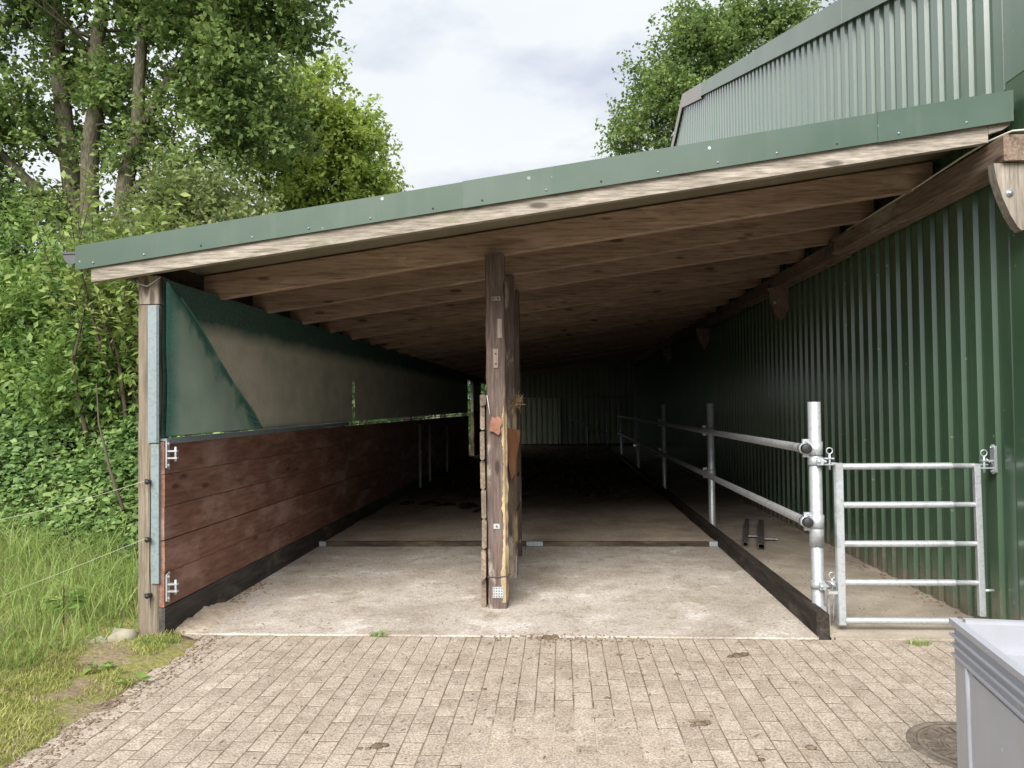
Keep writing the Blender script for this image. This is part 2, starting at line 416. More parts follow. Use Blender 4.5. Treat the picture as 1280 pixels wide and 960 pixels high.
# ------------------------------------------------------------------ mesh helpers
class MB:
    def __init__(self): self.v, self.f, self.s = [], [], []
    def add(self, vs, fs, smooth=False):
        o = len(self.v)
        self.v += [tuple(p) for p in vs]
        self.f += [tuple(i + o for i in f) for f in fs]
        self.s += [smooth] * len(fs)
        return self
    def box(self, a, b, fn=None):
        x0, y0, z0 = a; x1, y1, z1 = b
        vs = [(x0, y0, z0), (x1, y0, z0), (x1, y1, z0), (x0, y1, z0), (x0, y0, z1), (x1, y0, z1), (x1, y1, z1), (x0, y1, z1)]
        if fn: vs = [fn(*p) for p in vs]
        return self.add(vs, [(3, 2, 1, 0), (4, 5, 6, 7), (0, 1, 5, 4), (1, 2, 6, 5), (2, 3, 7, 6), (3, 0, 4, 7)])
    def beam(self, a, b, axis, n, bev=.004, jit=0.0, seed=0, fn=None):
        """box with chamfered long edges, n segments along its axis, slightly uneven"""
        r = random.Random(seed)
        ax = 'XYZ'.index(axis); o = [i for i in range(3) if i != ax]
        (u0, u1), (w0, w1) = (a[o[0]], b[o[0]]), (a[o[1]], b[o[1]])
        ring = [(u0 + bev, w0), (u1 - bev, w0), (u1, w0 + bev), (u1, w1 - bev), (u1 - bev, w1), (u0 + bev, w1), (u0, w1 - bev), (u0, w0 + bev)]
        if ax == 1: ring = ring[::-1]
        vs, fs = [], []
        for i in range(n + 1):
            t = a[ax] + (b[ax] - a[ax]) * i / n
            ju, jw = r.uniform(-jit, jit), r.uniform(-jit, jit)
            for (u, w) in ring:
                p = [0, 0, 0]; p[ax] = t; p[o[0]] = u + ju + r.uniform(-jit, jit) * .4; p[o[1]] = w + jw + r.uniform(-jit, jit) * .4
                vs.append(fn(*p) if fn else tuple(p))
        for i in range(n):
            for j in range(8):
                q = (j + 1) % 8
                fs.append((i * 8 + j, i * 8 + q, i * 8 + 8 + q, i * 8 + 8 + j))
        fs.append(tuple(range(7, -1, -1))); fs.append(tuple(n * 8 + j for j in range(8)))
        return self.add(vs, fs)
    def prism(self, poly, axis, t0, t1):
        """polygon in the plane of the two other axes, extruded along axis"""
        ax = 'XYZ'.index(axis); o = [i for i in range(3) if i != ax]
        vs = []
        for t in (t0, t1):
            for (u, w) in poly:
                p = [0, 0, 0]; p[ax] = t; p[o[0]] = u; p[o[1]] = w; vs.append(tuple(p))
        n = len(poly)
        fs = [tuple(range(n)), tuple(range(2 * n - 1, n - 1, -1))]
        fs += [(i, n + i, n + (i + 1) % n, (i + 1) % n) for i in range(n)]
        return self.add(vs, fs)
    def tube(self, pts, rad, n=10, caps=True, smooth=True):
        pts = [Vector(p) for p in pts]
        rad = rad if isinstance(rad, (list, tuple)) else [rad] * len(pts)
        vs, fs = [], []
        prev = None
        for i, p in enumerate(pts):
            d = (pts[min(i + 1, len(pts) - 1)] - pts[max(i - 1, 0)])
            if d.length < 1e-9: d = Vector((0, 0, 1))
            d.normalize()
            if prev is None:
                s = d.cross(Vector((0, 0, 1)) if abs(d.z) < .9 else Vector((1, 0, 0))).normalized()
            else:
                s = (prev - d * prev.dot(d)).normalized()
            prev = s
            t = d.cross(s)
            for k in range(n):
                a = 2 * math.pi * k / n
                vs.append(p + (s * math.cos(a) + t * math.sin(a)) * rad[i])
        for i in range(len(pts) - 1):
            for k in range(n):
                q = (k + 1) % n
                fs.append((i * n + k, i * n + q, i * n + n + q, i * n + n + k))
        self.add(vs, fs, smooth)
        if caps:
            o = len(self.v) - len(vs)
            self.f += [tuple(o + k for k in range(n - 1, -1, -1)), tuple(o + (len(pts) - 1) * n + k for k in range(n))]
            self.s += [False, False]
        return self
    def lathe(self, prof, center, axis='Z', n=24, smooth=True):
        vs, fs = [], []
        c = Vector(center)
        for (r, h) in prof:
            for k in range(n):
                a = 2 * math.pi * k / n
                if axis == 'Z': vs.append(c + Vector((r * math.cos(a), r * math.sin(a), h)))
                elif axis == 'Y': vs.append(c + Vector((r * math.cos(a), h, r * math.sin(a))))
                else: vs.append(c + Vector((h, r * math.cos(a), r * math.sin(a))))
        for i in range(len(prof) - 1):
            for k in range(n):
                q = (k + 1) % n
                fs.append((i * n + k, i * n + q, i * n + n + q, i * n + n + k))
        return self.add(vs, fs, smooth)
    def mesh(self, name, mat):
        me = bpy.data.meshes.new(name)
        me.from_pydata(self.v, [], self.f)
        bm = bmesh.new(); bm.from_mesh(me)
        bmesh.ops.recalc_face_normals(bm, faces=bm.faces)
        bm.to_mesh(me); bm.free()
        me.polygons.foreach_set('use_smooth', self.s)
        me.materials.append(mat)
        return me
    def build(self, name, mat, parent=None, at=None):
        """at = origin of the object; the vertices are given in world space"""
        if at is not None:
            self.v = [(p[0] - at[0], p[1] - at[1], p[2] - at[2]) for p in self.v]
        o = bpy.data.objects.new(name, self.mesh(name, mat))
        COL.objects.link(o)
        if at is not None: o.location = at
        if parent: attach(o, parent)
        return o

WORLD = {}
def base_of(o):
    return WORLD.get(o.name, Vector(o.location))
def attach(o, parent):
    o.parent = parent
    o.matrix_parent_inverse = Matrix.Translation(-base_of(parent)) if parent.parent is None else Matrix.Translation(-Vector(parent.location)) 
    WORLD[o.name] = Vector(o.location)
def tag(o, label=None, cat=None, group=None, kind=None):
    if label: o['label'] = label
    if cat: o['category'] = cat
    if group: o['group'] = group
    if kind: o['kind'] = kind
    return o
def thing(name, loc, label, cat, group=None):
    o = bpy.data.objects.new(name, None)
    o.empty_display_size = .2
    COL.objects.link(o)
    o.location = loc
    return tag(o, label, cat, group)
def sm(t): t = max(0., min(1., t)); return t * t * (3 - 2 * t)
def nz(x, y, z=0.0): return noise.noise(Vector((x, y, z)))

def grid(name, x0, x1, nx, y0, y1, ny, zf, mat):
    xs = np.linspace(x0, x1, nx + 1); ys = np.linspace(y0, y1, ny + 1)
    v = [(x, y, zf(x, y)) for y in ys for x in xs]
    w = nx + 1
    f = [(j * w + i, j * w + i + 1, j * w + w + i + 1, j * w + w + i) for j in range(ny) for i in range(nx)]
    b = MB(); b.add(v, f, True)
    return b.build(name, mat)

# ------------------------------------------------------------------ shed numbers
def fz(y): return -0.0065 * max(0., y - 5.0)              # floor falls slightly towards the back
def jb(x): return 2.668 + .132 * x                        # underside of the joists
def jt(x): return jb(x) + .2                              # top of the joists / underside of the roof sheet
BACK = 29.0
WX = 2.82                                                 # barn wall

# ------------------------------------------------------------------ ground and floors
def build_ground():
    b = MB()
    S = 900
    b.add([(-S, -S, -.35), (S, -S, -.35), (S, S, -.35), (-S, S, -.35)], [(0, 1, 2, 3)])
    tag(b.build('ground', M['field']), kind='structure')
    # yard behind and beside the pavement
    tag(grid('yard', -2.38, 14, 40, -12, 4.98, 40, lambda x, y: -.062 + .01 * nz(x, y), M['joint']), kind='structure')
    # slab
    b = MB(); b.beam((-2.575, 4.965, -.25), (1.60, 8.04, .006), 'X', 40, .008, .0015, 3)
    tag(b.build('concrete_floor', M['concrete']), kind='structure')
    b = MB()
    n = 24
    for i in range(n):
        y0 = 4.99 + (BACK - 4.99) * i / n; y1 = 4.99 + (BACK - 4.99) * (i + 1) / n
        vs = [(1.685, y0, fz(y0)), (WX + .1, y0, fz(y0)), (WX + .1, y1, fz(y1)), (1.685, y1, fz(y1))]
        b.add(vs, [(0, 1, 2, 3)])
    b.add([(1.685, 4.99, -.3), (WX + .1, 4.99, -.3), (WX + .1, 4.99, 0), (1.685, 4.99, 0)], [(0, 1, 2, 3)])
    b.box((1.7, 4.955, -.3), (WX - .07, 4.985, .009))
    tag(b.build('concrete_walkway', M['walk']), kind='structure')
    def zf(x, y):
        e = .05 + fz(y)
        e += .012 * nz(x * 1.3, y * 1.3) + .006 * nz(x * 5, y * 5, 3)
        e += .10 * sm((y - 15) / 6) * (0.5 + .5 * nz(x * .9, y * .5, 7))
        return e
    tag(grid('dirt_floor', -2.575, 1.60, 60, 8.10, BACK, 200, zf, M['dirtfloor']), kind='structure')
    # verge
    def vz(x, y):
        t = sm((-2.2 + .12 * nz(y * 2.1, 3) + .06 * nz(y * 7, 8) + .05 * nz(x * 9, y * 9) - x) / .34)
        z = -.012 + .035 * t + .02 * t * nz(x * 3, y * 3) + .008 * nz(x * 11, y * 11)
        z += .45 * sm((-3.2 - x) / 4) * sm((y - 3) / 4)
        if y > 4.9: z -= .4 * sm((x + 2.64) / .04)
        return z
    tag(grid('verge', -12, -2.05, 260, 1.0, 7.2, 110, vz, M['soil']), kind='structure')
    return zf, vz
FLOORZ, VERGEZ = build_ground()

# ------------------------------------------------------------------ brick pavement
def build_pavement():
    pv = MB()
    pv.box((-2.36, 2.0, -.3), (2.78, 4.95, -.0012))
    pav = pv.build('brick_pavement', M['joint'])
    tag(pav, kind='structure')
    bw, bl, gap = .0955, .206, .0056
    meshes = []
    for s in range(7):
        r = random.Random(s)
        b = MB()
        j = lambda: r.uniform(-.0016, .0016)
        hx, hy = (bw - gap) / 2, (bl - .0105) / 2
        c = .002
        lo = [(-hx + j(), -hy + j(), -.05), (hx + j(), -hy + j(), -.05), (hx + j(), hy + j(), -.05), (-hx + j(), hy + j(), -.05)]
        mid = [(x, y, -.0014 + j() * .2) for x, y, _ in lo]
        top = [(x * (1 - c / hx), y * (1 - c / hy), j() * .35) for x, y, _ in lo]
        vs = lo + mid + top
        fs = []
        for k in range(4):
            q = (k + 1) % 4
            fs += [(k, q, 4 + q, 4 + k), (4 + k, 4 + q, 8 + q, 8 + k)]
        fs.append((8, 9, 10, 11))
        b.add(vs, fs)
        meshes.append(b.mesh('brick', M['brick']))
    cells = []
    r = random.Random(5)
    ncol = int((2.76 + 2.34) / bw)
    for i in range(ncol):
        x = -2.34 + (i + .5) * bw
        off = (i % 2) * .5 * bl + (r.uniform(-.012, .012))
        y = 4.945 + off - bl / 2
        while y > 2.05:
            y0 = y - bl / 2; y1 = min(y + bl / 2, 4.945)
            if y1 - y0 > .05:
                # ragged left edge
                if not (x < -2.2 and r.random() < .35):
                    cells.append((x, (y0 + y1) / 2, (y1 - y0) / bl))
            y -= bl
    def inview(x, y): return 960 * x / y + 700 > -40 and 960 * x / y + 700 < 1320 and 503 + 1440 / y < 985
    def shown(x, y): return not (x > 1.22 and y < 2.72 + (x - 1.3) * .0 ) 
    vis = [c for c in cells if inview(c[0], c[1]) and shown(c[0], c[1])]
    vis.sort(key=lambda c: c[1])
    pick = set(vis[:300])
    rest = MB()
    k = 0
    for c in cells:
        x, y, sy = c
        z = .0006 + .0006 * nz(x * 1.7, y * 1.7, 5) + r.uniform(-.0005, .0005)
        rot = (r.uniform(-.003, .003), r.uniform(-.006, .006), r.uniform(-.012, .012))
        me = meshes[k % 7] if r.random() < .5 else r.choice(meshes)
        k += 1
        if c in pick:
            o = bpy.data.objects.new('brick', me)
            COL.objects.link(o)
            o.location = (x, y, z); o.rotation_euler = rot; o.scale = (1, sy, 1)
            o.parent = pav
        else:
            mt = Matrix.Translation((x, y, z)) @ Matrix.Rotation(rot[0], 4, 'X') @ Matrix.Rotation(rot[1], 4, 'Y') @ Matrix.Diagonal((1, sy, 1, 1))
            rest.add([mt @ v.co for v in me.vertices], [tuple(p.vertices) for p in me.polygons])
    ro = rest.build('brick', M['brick'], pav)
    ro.name = 'brick_rows'
    tag(ro, kind='stuff')
    def sz(x, y):
        t = math.exp(-((x - .02) / .95) ** 2) * sm((4.6 - y) / 1.2)
        t2 = math.exp(-((x - 2.3) / .7) ** 2) * sm((y - 4.0) / .7) * .72
        t3 = sm((-1.75 - x) / .6) * .55
        n = nz(x * 2.4, y * 2.4) * .35 + nz(x * 9, y * 9, 2) * .45 + nz(x * 24, y * 24, 4) * .45
        return -.0066 + .0070 * max(t, t2, t3) + .0022 * n
    tag(grid('sand_film', -2.3, 2.75, 330, 2.4, 4.955, 170, sz, M['sand']), kind='stuff')
build_pavement()

# ------------------------------------------------------------------ cladding
def cladding(b, c0, c1, zlo, zhi, pos, axis='Y', sign=-1, pitch=.2, depth=.027, pan=.07, flank=.015, crest=.1, phase=0.0):
    """trapezoid sheet running along axis, ribs standing out by sign*depth from pos"""
    prof = []
    y = c0 - phase
    while y < c1 + pitch:
        for dy, d in ((0, 0), (pan, 0), (pan + flank, 1), (pan + flank + crest, 1)):
            prof.append((y + dy, d))
        y += pitch
    pr = []
    for i, (y, d) in enumerate(prof):
        if y < c0 or y > c1: continue
        pr.append((y, d))
    vs, fs = [], []
    for (y, d) in pr:
        q = pos + sign * depth * d
        for z in (zlo(y), zhi(y)):
            vs.append((q, y, z) if axis == 'Y' else (y, q, z))
    for i in range(len(pr) - 1):
        fs.append((2 * i, 2 * i + 2, 2 * i + 3, 2 * i + 1))
    return b.add(vs, fs)

# ------------------------------------------------------------------ barn
Y0, Y1, YR = 4.55, 29.1, 16.82
def gab(y): return 8.15 - .305 * abs(y - YR)
def build_barn():
    t = thing('barn', (WX, YR, 0), 'tall green profiled steel barn whose gable wall rises above the lean-to roof', 'barn')
    b = MB(); cladding(b, Y0 + .1, Y1, lambda y: -.3, lambda y: 3.335, WX)
    b.build('side_cladding', M['clad'], t)
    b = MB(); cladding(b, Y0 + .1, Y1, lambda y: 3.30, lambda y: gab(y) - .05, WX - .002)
    b.build('side_cladding', M['cladskylit'], t)
    b = MB(); cladding(b, WX, WX + 13, lambda y: -.3, lambda y: 4.36, Y0, 'X', -1)
    b.build('front_cladding', M['clad'], t)
    b = MB(); cladding(b, WX, WX + 13, lambda y: -.3, lambda y: 4.36, Y1, 'X', 1)
    b.build('rear_cladding', M['clad'], t)
    # corner flashing, two lengths
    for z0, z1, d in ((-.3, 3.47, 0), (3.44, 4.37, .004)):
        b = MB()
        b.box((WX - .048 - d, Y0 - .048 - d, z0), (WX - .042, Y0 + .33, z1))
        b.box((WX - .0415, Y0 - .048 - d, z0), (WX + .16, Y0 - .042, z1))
        b.build('corner_flashing', M['clad'] if d == 0 else M['cladskylit'], t)
    # roof
    b = MB()
    for (ya, yb) in ((Y0 - .15, YR), (YR, Y1 + .15)):
        za, zb = gab(ya), gab(yb)
        vs = [(WX - .03, ya, za - .03), (WX + 13.2, ya, za - .03), (WX + 13.2, yb, zb - .03), (WX - .03, yb, zb - .03)]
        vs += [(x, y, z + .06) for x, y, z in vs]
        b.add(vs, [(3, 2, 1, 0), (4, 5, 6, 7), (0, 1, 5, 4), (1, 2, 6, 5), (2, 3, 7, 6), (3, 0, 4, 7)])
    b.build('roof', M['verge'], t)
    # verge flashings with lapped joints
    segs = [(Y0 - .16, 7.5), (7.47, 10.92), (10.89, 14.73), (14.70, YR), (YR, 20.6), (20.57, 24.6), (24.57, Y1 + .16)]
    for i, (ya, yb) in enumerate(segs):
        lo = .19 if i != 3 else .24
        d = .004 * (i % 2)
        b = MB()
        vs = []
        for x in (WX - .075 - d, WX - .06 + d * .2):
            for y, k in ((ya, -lo), (yb, -lo), (yb, .05 + d), (ya, .05 + d)):
                vs.append((x, y, gab(y) + k))
        b.add(vs, [(0, 1, 2, 3), (7, 6, 5, 4), (0, 4, 5, 1), (1, 5, 6, 2), (2, 6, 7, 3), (3, 7, 4, 0)])
        vs = []
        for dz in (.036 + d, .05 + d):
            vs += [(WX - .06, ya, gab(ya) + dz), (WX + .15, ya, gab(ya) + dz), (WX + .15, yb, gab(yb) + dz), (WX - .06, yb, gab(yb) + dz)]
        b.add(vs, [(3, 2, 1, 0), (4, 5, 6, 7), (0, 1, 5, 4), (1, 2, 6, 5), (2, 3, 7, 6), (3, 0, 4, 7)])
        o = b.build('verge_flashing', M['verge'] if i < 3 else M['verge2'], t)
    return t
build_barn()

# ------------------------------------------------------------------ the lean-to
def build_shed():
    t = thing('open_shed', (0, 4.8, 0), 'deep lean-to horse shelter with green roof edge and brown board wall built against the barn', 'shed')
    sl = lambda x, y, z: (x, y, z + .132 * x)
    # corner post at the left
    b = MB(); b.beam((-2.752, 4.85, -.4), (-2.612, 4.99, 2.17), 'Z', 22, .009, .0022, 2)
    post = b.build('corner_post', M['post'], t)
    b = MB(); b.beam((-2.749, 4.848, 2.176), (-2.61, 4.992, 2.36), 'Z', 3, .008, .003, 5)
    b.build('post_cap', M['cap'], post)
    b = MB()
    b.tube([(-2.756, 4.85, 2.335), (-2.73, 4.835, 2.305), (-2.68, 4.834, 2.29), (-2.64, 4.836, 2.315), (-2.6, 4.85, 2.35)], .0045, 6)
    b.build('twine', M['twine'], post)
    for z in (1.02, .648, .289):
        b = MB()
        b.lathe([(0, -.002), (.011, 0), (.013, .012), (.007, .02), (.007, .03), (.016, .034), (.018, .05), (.012, .058), (0, .06)], (-2.662, 4.852, z), 'Y', 12)
        b.v = [(x, 4.852 - (y - 4.852), zz) for x, y, zz in b.v]
        b.tube([(-2.675, 4.80, z + .012), (-2.663, 4.795, z + .018), (-2.65, 4.80, z + .012)], .004, 6)
        b.build('insulator', M['rubber'], post)
    b = MB()      # drying crack down the post face
    pts = [(-2.668 + .006 * nz(z * 3, 1), 4.8505, z) for z in np.linspace(.2, 1.2, 14)]
    b.tube(pts, [.001] + [.0045] * 12 + [.001], 4)
    b.build('crack', M['rubber'], post)
    # galvanised angle on the post and capping strip on the boards
    b = MB()
    b.box((-2.655, 4.838, .36), (-2.604, 4.8465, 1.262)); b.box((-2.6085, 4.8465, .36), (-2.604, 4.9, 1.262))
    b.box((-2.675, 4.8355, 1.27), (-2.604, 4.8465, 2.165)); b.box((-2.625, 4.826, 1.27), (-2.612, 4.8355, 2.165))
    b.build('steel_angle', M['steelstrip'], t)
    b = MB()
    b.box((-2.625, 4.87, 1.278), (-2.566, 9.2, 1.294)); b.box((-2.571, 4.87, 1.258), (-2.566, 9.2, 1.278))
    b.build('capping_strip', M['steelstrip'], t)
    b = MB()
    b.box((-2.62, 9.2, 1.277), (-2.57, 21.5, 1.287), lambda x, y, z: (x, y, z + .6 * fz(y)))
    b.build('capping_strip', M['galvdull'], t)
    # board wall: five rows above a black plinth, planks butted at the posts
    zs = [.2, .42, .632, .85, 1.062, 1.274]
    rr = random.Random(3)
    for r in range(5):
        y = 4.86
        cuts = [9.1, 13.4, 17.5, 21.5]
        for k, c in enumerate(cuts):
            x0 = -2.62 + rr.uniform(-.003, .003)
            dz = 0
            b = MB()
            b.beam((x0, y + .002, zs[r] + (.003 if r == 2 else .0008)), (x0 + .042, c - .002, zs[r + 1] - (.003 if r == 1 else .0008)), 'Y', 10, .004, .0009, r * 10 + k, lambda x, yy, z: (x, yy, z + fz(yy)))
            b.build('board', M['board'], t)
            y = c
    for (ya, yb) in ((4.86, 9.1), (9.1, 13.4), (13.4, 17.5), (17.5, 21.5)):
        b = MB()
        b.beam((-2.622, ya + .002, -.2), (-2.574, yb - .002, .198), 'Y', 8, .004, .003, int(ya), lambda x, y, z: (x, y, z + fz(y)))
        b.build('plinth_board', M['plinth'], t)
    # hinge eyes on the first boards
    for z in (1.19, .325):
        b = MB()
        b.prism([(4.865, z - .085), (4.905, z - .1), (4.905, z + .1), (4.865, z + .085)], 'X', -2.572, -2.564)
        b.box((-2.564, 4.872, z + .018), (-2.50, 4.9, z + .028)); b.box((-2.564, 4.872, z - .028), (-2.50, 4.9, z - .018))
        b.tube([(-2.515, 4.886, z - .045), (-2.515, 4.886, z + .05)], .008, 8)
        for q in (-.07, .07): b.lathe([(0, .008), (.009, .008), (.011, 0)], (-2.564, 4.886, z + q), 'X', 8)
        b.build('hinge_eye', M['galv'], t)
    # wall posts outside the boards, wall plate and eaves board
    for i, y in enumerate((9.15, 13.4, 17.5, 21.45, 25.4)):
        b = MB(); b.beam((-2.76, y - .07, -.4), (-2.63, y + .07, 2.2), 'Z', 3, .008, .002, i)
        b.build('wall_post', M['darkwood'], t)
    b = MB(); b.beam((-2.74, 4.995, 2.205), (-2.605, BACK, 2.322), 'Y', 20, .006, .002, 1)
    b.build('wall_plate', M['darkwood'], t)
    b = MB(); b.box((-2.745, 5.0, 2.325), (-2.72, BACK, 2.5)); b.build('eaves_board', M['darkwood'], t)
    # windbreak sheets
    def sheet(ya, yb, zl, zh, x, mat, name, lean=lambda y, z: 0, ny=26, nzz=12, keep=None):
        vs, fs = [], []
        for j in range(nzz + 1):
            for i in range(ny + 1):
                y = ya + (yb - ya) * i / ny
                l, h = zl(y), zh(y)
                z = l + (h - l) * j / nzz
                w = .012 * nz(y * 1.3, z * 2.2, 1.0) + .005 * nz(y * 5, z * 4, 4)
                vs.append((x + w + lean(y, z), y, z))
        W = ny + 1
        for j in range(nzz):
            for i in range(ny):
                fs.append((j * W + i, j * W + i + 1, j * W + W + i + 1, j * W + W + i))
        b = MB(); b.add(vs, fs, True)
        return b.build(name, mat, t)
    low = lambda y: 1.293 + .6 * fz(y) + .012 + .010 * nz(y * 2.2, 3) + .012 * sm((y - 7) / 3)
    top = lambda y: 2.345
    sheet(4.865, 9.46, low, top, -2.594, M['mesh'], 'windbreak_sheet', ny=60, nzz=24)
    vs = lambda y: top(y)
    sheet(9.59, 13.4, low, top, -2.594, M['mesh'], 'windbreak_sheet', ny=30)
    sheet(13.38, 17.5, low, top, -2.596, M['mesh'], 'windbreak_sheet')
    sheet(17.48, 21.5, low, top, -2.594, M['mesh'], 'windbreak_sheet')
    b = MB()       # strip closing the upper part of the gap between the first two sheets
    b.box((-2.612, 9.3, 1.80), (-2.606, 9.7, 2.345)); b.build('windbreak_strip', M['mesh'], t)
    # folded flap: triangle of a second layer, bulging a little
    A, B_, C_, D_ = (4.868, 2.32), (5.05, 2.245), (6.47, 1.312), (4.868, 1.305)
    vs, fs = [], []
    n = 22
    for i in range(n + 1):
        u = i / n
        p0 = (A[0] + (B_[0] - A[0]) * min(1, u * 8), A[1] + (B_[1] - A[1]) * min(1, u * 8))
        if u > .125:
            w = (u - .125) / .875
            p0 = (B_[0] + (C_[0] - B_[0]) * w, B_[1] + (C_[1] - B_[1]) * w)
        p1 = (D_[0] + 0 * u, min(A[1], D_[1] + (p0[1] - D_[1])))
        for j in range(n + 1):
            s = j / n
            y = p1[0] + (p0[0] - p1[0]) * s; z = p1[1] + (p0[1] - p1[1]) * s
            bulge = .018 * math.sin(math.pi * min(1, s * 1.02)) + .012 * nz(y * 3, z * 3, 9) + .01 * nz(y * 9 + z * 7, z * 6, 2) * sm((y - 5.4) / .8) * sm((1.75 - z) / .3)
            vs.append((-2.572 + bulge + .004, y, z))
    W = n + 1
    for i in range(n):
        for j in range(n): fs.append((i * W + j, i * W + j + 1, i * W + W + j + 1, i * W + W + j))
    b = MB(); b.add(vs, fs, True)
    flp = b.build('windbreak_flap', M['flap'], t)
    edge = []
    for k in range(31):
        w = k / 30
        y, z = B_[0] + (C_[0] - B_[0]) * w, B_[1] + (C_[1] - B_[1]) * w
        edge.append((-2.566 + .012 * nz(y * 3, z * 3, 9) + .008 * math.sin(w * 9), y + .006 * nz(w * 8, 1), z + .006 * nz(w * 9, 2)))
    b = MB(); b.tube(edge, [.007 + .003 * nz(k * .6, 4) for k in range(31)], 8)
    b.build('fold', M['flap'], flp)
    b = MB()
    for (p0, p1) in (((5.95, 1.52), (6.4, 1.37)), ((6.05, 1.42), (6.44, 1.345)), ((5.6, 1.345), (6.3, 1.33)), ((5.35, 1.42), (5.75, 1.37))):
        pts = []
        for k in range(9):
            w = k / 8
            pts.append((-2.567 + .012 * nz(p0[0] * 3, p0[1] * 3, 9), p0[0] + (p1[0] - p0[0]) * w, p0[1] + (p1[1] - p0[1]) * w + .012 * math.sin(w * 3.1)))
        b.tube(pts, [.002 + .010 * math.sin(math.pi * k / 8) for k in range(9)], 8, False)
    b.build('crease', M['flap'], flp)
    # joists
    y = 5.72; i = 0
    while y < BACK - .2:
        dx = random.Random(i).uniform(-.03, .03)
        xr = 2.70 + dx
        b = MB()
        b.beam((-2.90, y, 2.668), (xr, y + .07, 2.866), 'X', 16, .007, .0022, i + 40, sl)
        b.build('joist', M['joist'], t, at=(0, 0, 0))
        y += .94; i += 1
    # roof sheet
    b = MB()
    prof = []
    y = 4.79
    while y < BACK + .1:
        prof += [(y, 0), (y + .11, 0), (y + .135, .035), (y + .175, .035)]; y += .2
    xs = [-3.09, -1, 1, 2.78]
    vs = [(x, y, 2.869 + .132 * x + d) for (y, d) in prof for x in xs]
    fs = [(k * 4 + j, k * 4 + j + 1, k * 4 + 5 + j, k * 4 + 4 + j) for k in range(len(prof) - 1) for j in range(3)]
    b.add(vs, fs)
    b.build('roof_sheet', M['roofsheet'], t)
    b = MB()
    b.add([(2.55, 4.9, 3.262), (2.80, 4.9, 3.295), (2.80, BACK, 3.295), (2.55, BACK, 3.262), (2.55, 4.9, 3.266), (2.797, 4.9, 3.42), (2.797, BACK, 3.42), (2.55, BACK, 3.266)],
          [(0, 1, 2, 3), (4, 5, 6, 7), (0, 1, 5, 4), (2, 3, 7, 6), (0, 4, 7, 3), (1, 2, 6, 5)])
    b.build('wall_flashing', M['flash'], t)
    # wooden board under the flashing
    zt = lambda x: 2.789 + .1325 * x
    b = MB()
    n = 30
    vs, fs = [], []
    for i in range(n + 1):
        x = -2.985 + (2.57 + 2.985) * i / n
        jj = .003 * nz(x * 3, 2)
        for (yy, zz) in ((4.718, 2.692 + .129 * x + jj), (4.765, 2.690 + .129 * x + jj), (4.765, 2.84 + .13 * x), (4.718, 2.84 + .13 * x)):
            vs.append((x, yy, zz))
    for i in range(n):
        for j in range(4): fs.append((i * 4 + j, i * 4 + (j + 1) % 4, i * 4 + 4 + (j + 1) % 4, i * 4 + 4 + j))
    fs += [(3, 2, 1, 0), tuple(n * 4 + j for j in range(4))]
    b.add(vs, fs); b.build('barge_board', M['weathered'], t)
    b = MB()      # the broken end of the barge board
    b.prism([(2.575, 3.075), (2.66, 3.10), (2.70, 3.125), (2.70, 3.20), (2.575, 3.185)], 'Y', 4.722, 4.76)
    b.build('barge_board', M['weathered'], t)
    b = MB(); b.beam((-2.95, 4.77, 2.775), (2.7, 4.815, 2.862), 'X', 10, .003, .001, 9, sl)
    b.build('edge_batten', M['joist'], t)
    # flashing in three lengths with screws
    ft = lambda x: 2.953 + .1353 * x; fb = lambda x: 2.789 + .132 * x
    cuts = [(-3.08, -.56, 0), (-.585, 1.945, .005), (1.92, 2.705, .010)]
    fl = []
    for (xa, xb, d) in cuts:
        b = MB()
        n = 12
        vs, fs = [], []
        for i in range(n + 1):
            x = xa + (xb - xa) * i / n
            w = .0025 * nz(x * 2.2, 7)
            for (yy, zz) in ((4.700 - d + w, fb(x) - d * .6), (4.697 - d + w * .5, ft(x) + d * .5), (4.90, ft(x) + .006 + d), (4.90, ft(x) + .002 + d), (4.7035 - d + w * .5, ft(x) - .004 + d * .5), (4.706 - d + w, fb(x) - d * .6)):
                vs.append((x, yy, zz))
        for i in range(n):
            for j in range(6): fs.append((i * 6 + j, i * 6 + (j + 1) % 6, i * 6 + 6 + (j + 1) % 6, i * 6 + 6 + j))
        fs += [tuple(range(5, -1, -1)), tuple(n * 6 + j for j in range(6))]
        b.add(vs, fs)
        o = b.build('fascia_flashing', M['flash'], t)
        x = xa + .12
        while x < xb - .05:
            s = MB(); s.lathe([(0, -.006), (.004, -.006), (.005, -.003), (.007, -.002), (.007, 0)], (x, 4.699 - d, fb(x) + .028), 'Y', 8)
            s.build('screw', M['steeldark'] if rr.random() < .5 else M['galvdull'], o)
            x += .36 + rr.uniform(-.03, .04)
    # ledger beam along the barn, corbels under it
    b = MB(); b.beam((2.585, 4.585, 2.872), (2.775, 7.42, 3.022), 'Y', 12, .006, .003, 21)
    led = b.build('ledger_beam', M['endgrain'], t)
    for k, (ya, yb) in enumerate(((7.45, 12.4), (12.42, 17.4), (17.42, 22.4), (22.42, 28.9))):
        b = MB(); b.beam((2.615, ya, 2.85), (2.775, yb, 3.006), 'Y', 8, .005, .003, 30 + k); b.build('ledger_beam', M['endgrain'], t)
    b = MB()
    b.box((2.58, 7.36, 2.9), (2.584, 7.60, 2.985)); b.box((2.584, 7.43, 2.9), (2.614, 7.434, 2.985))
    b.build('splice_plate', M['steeldark'], t)
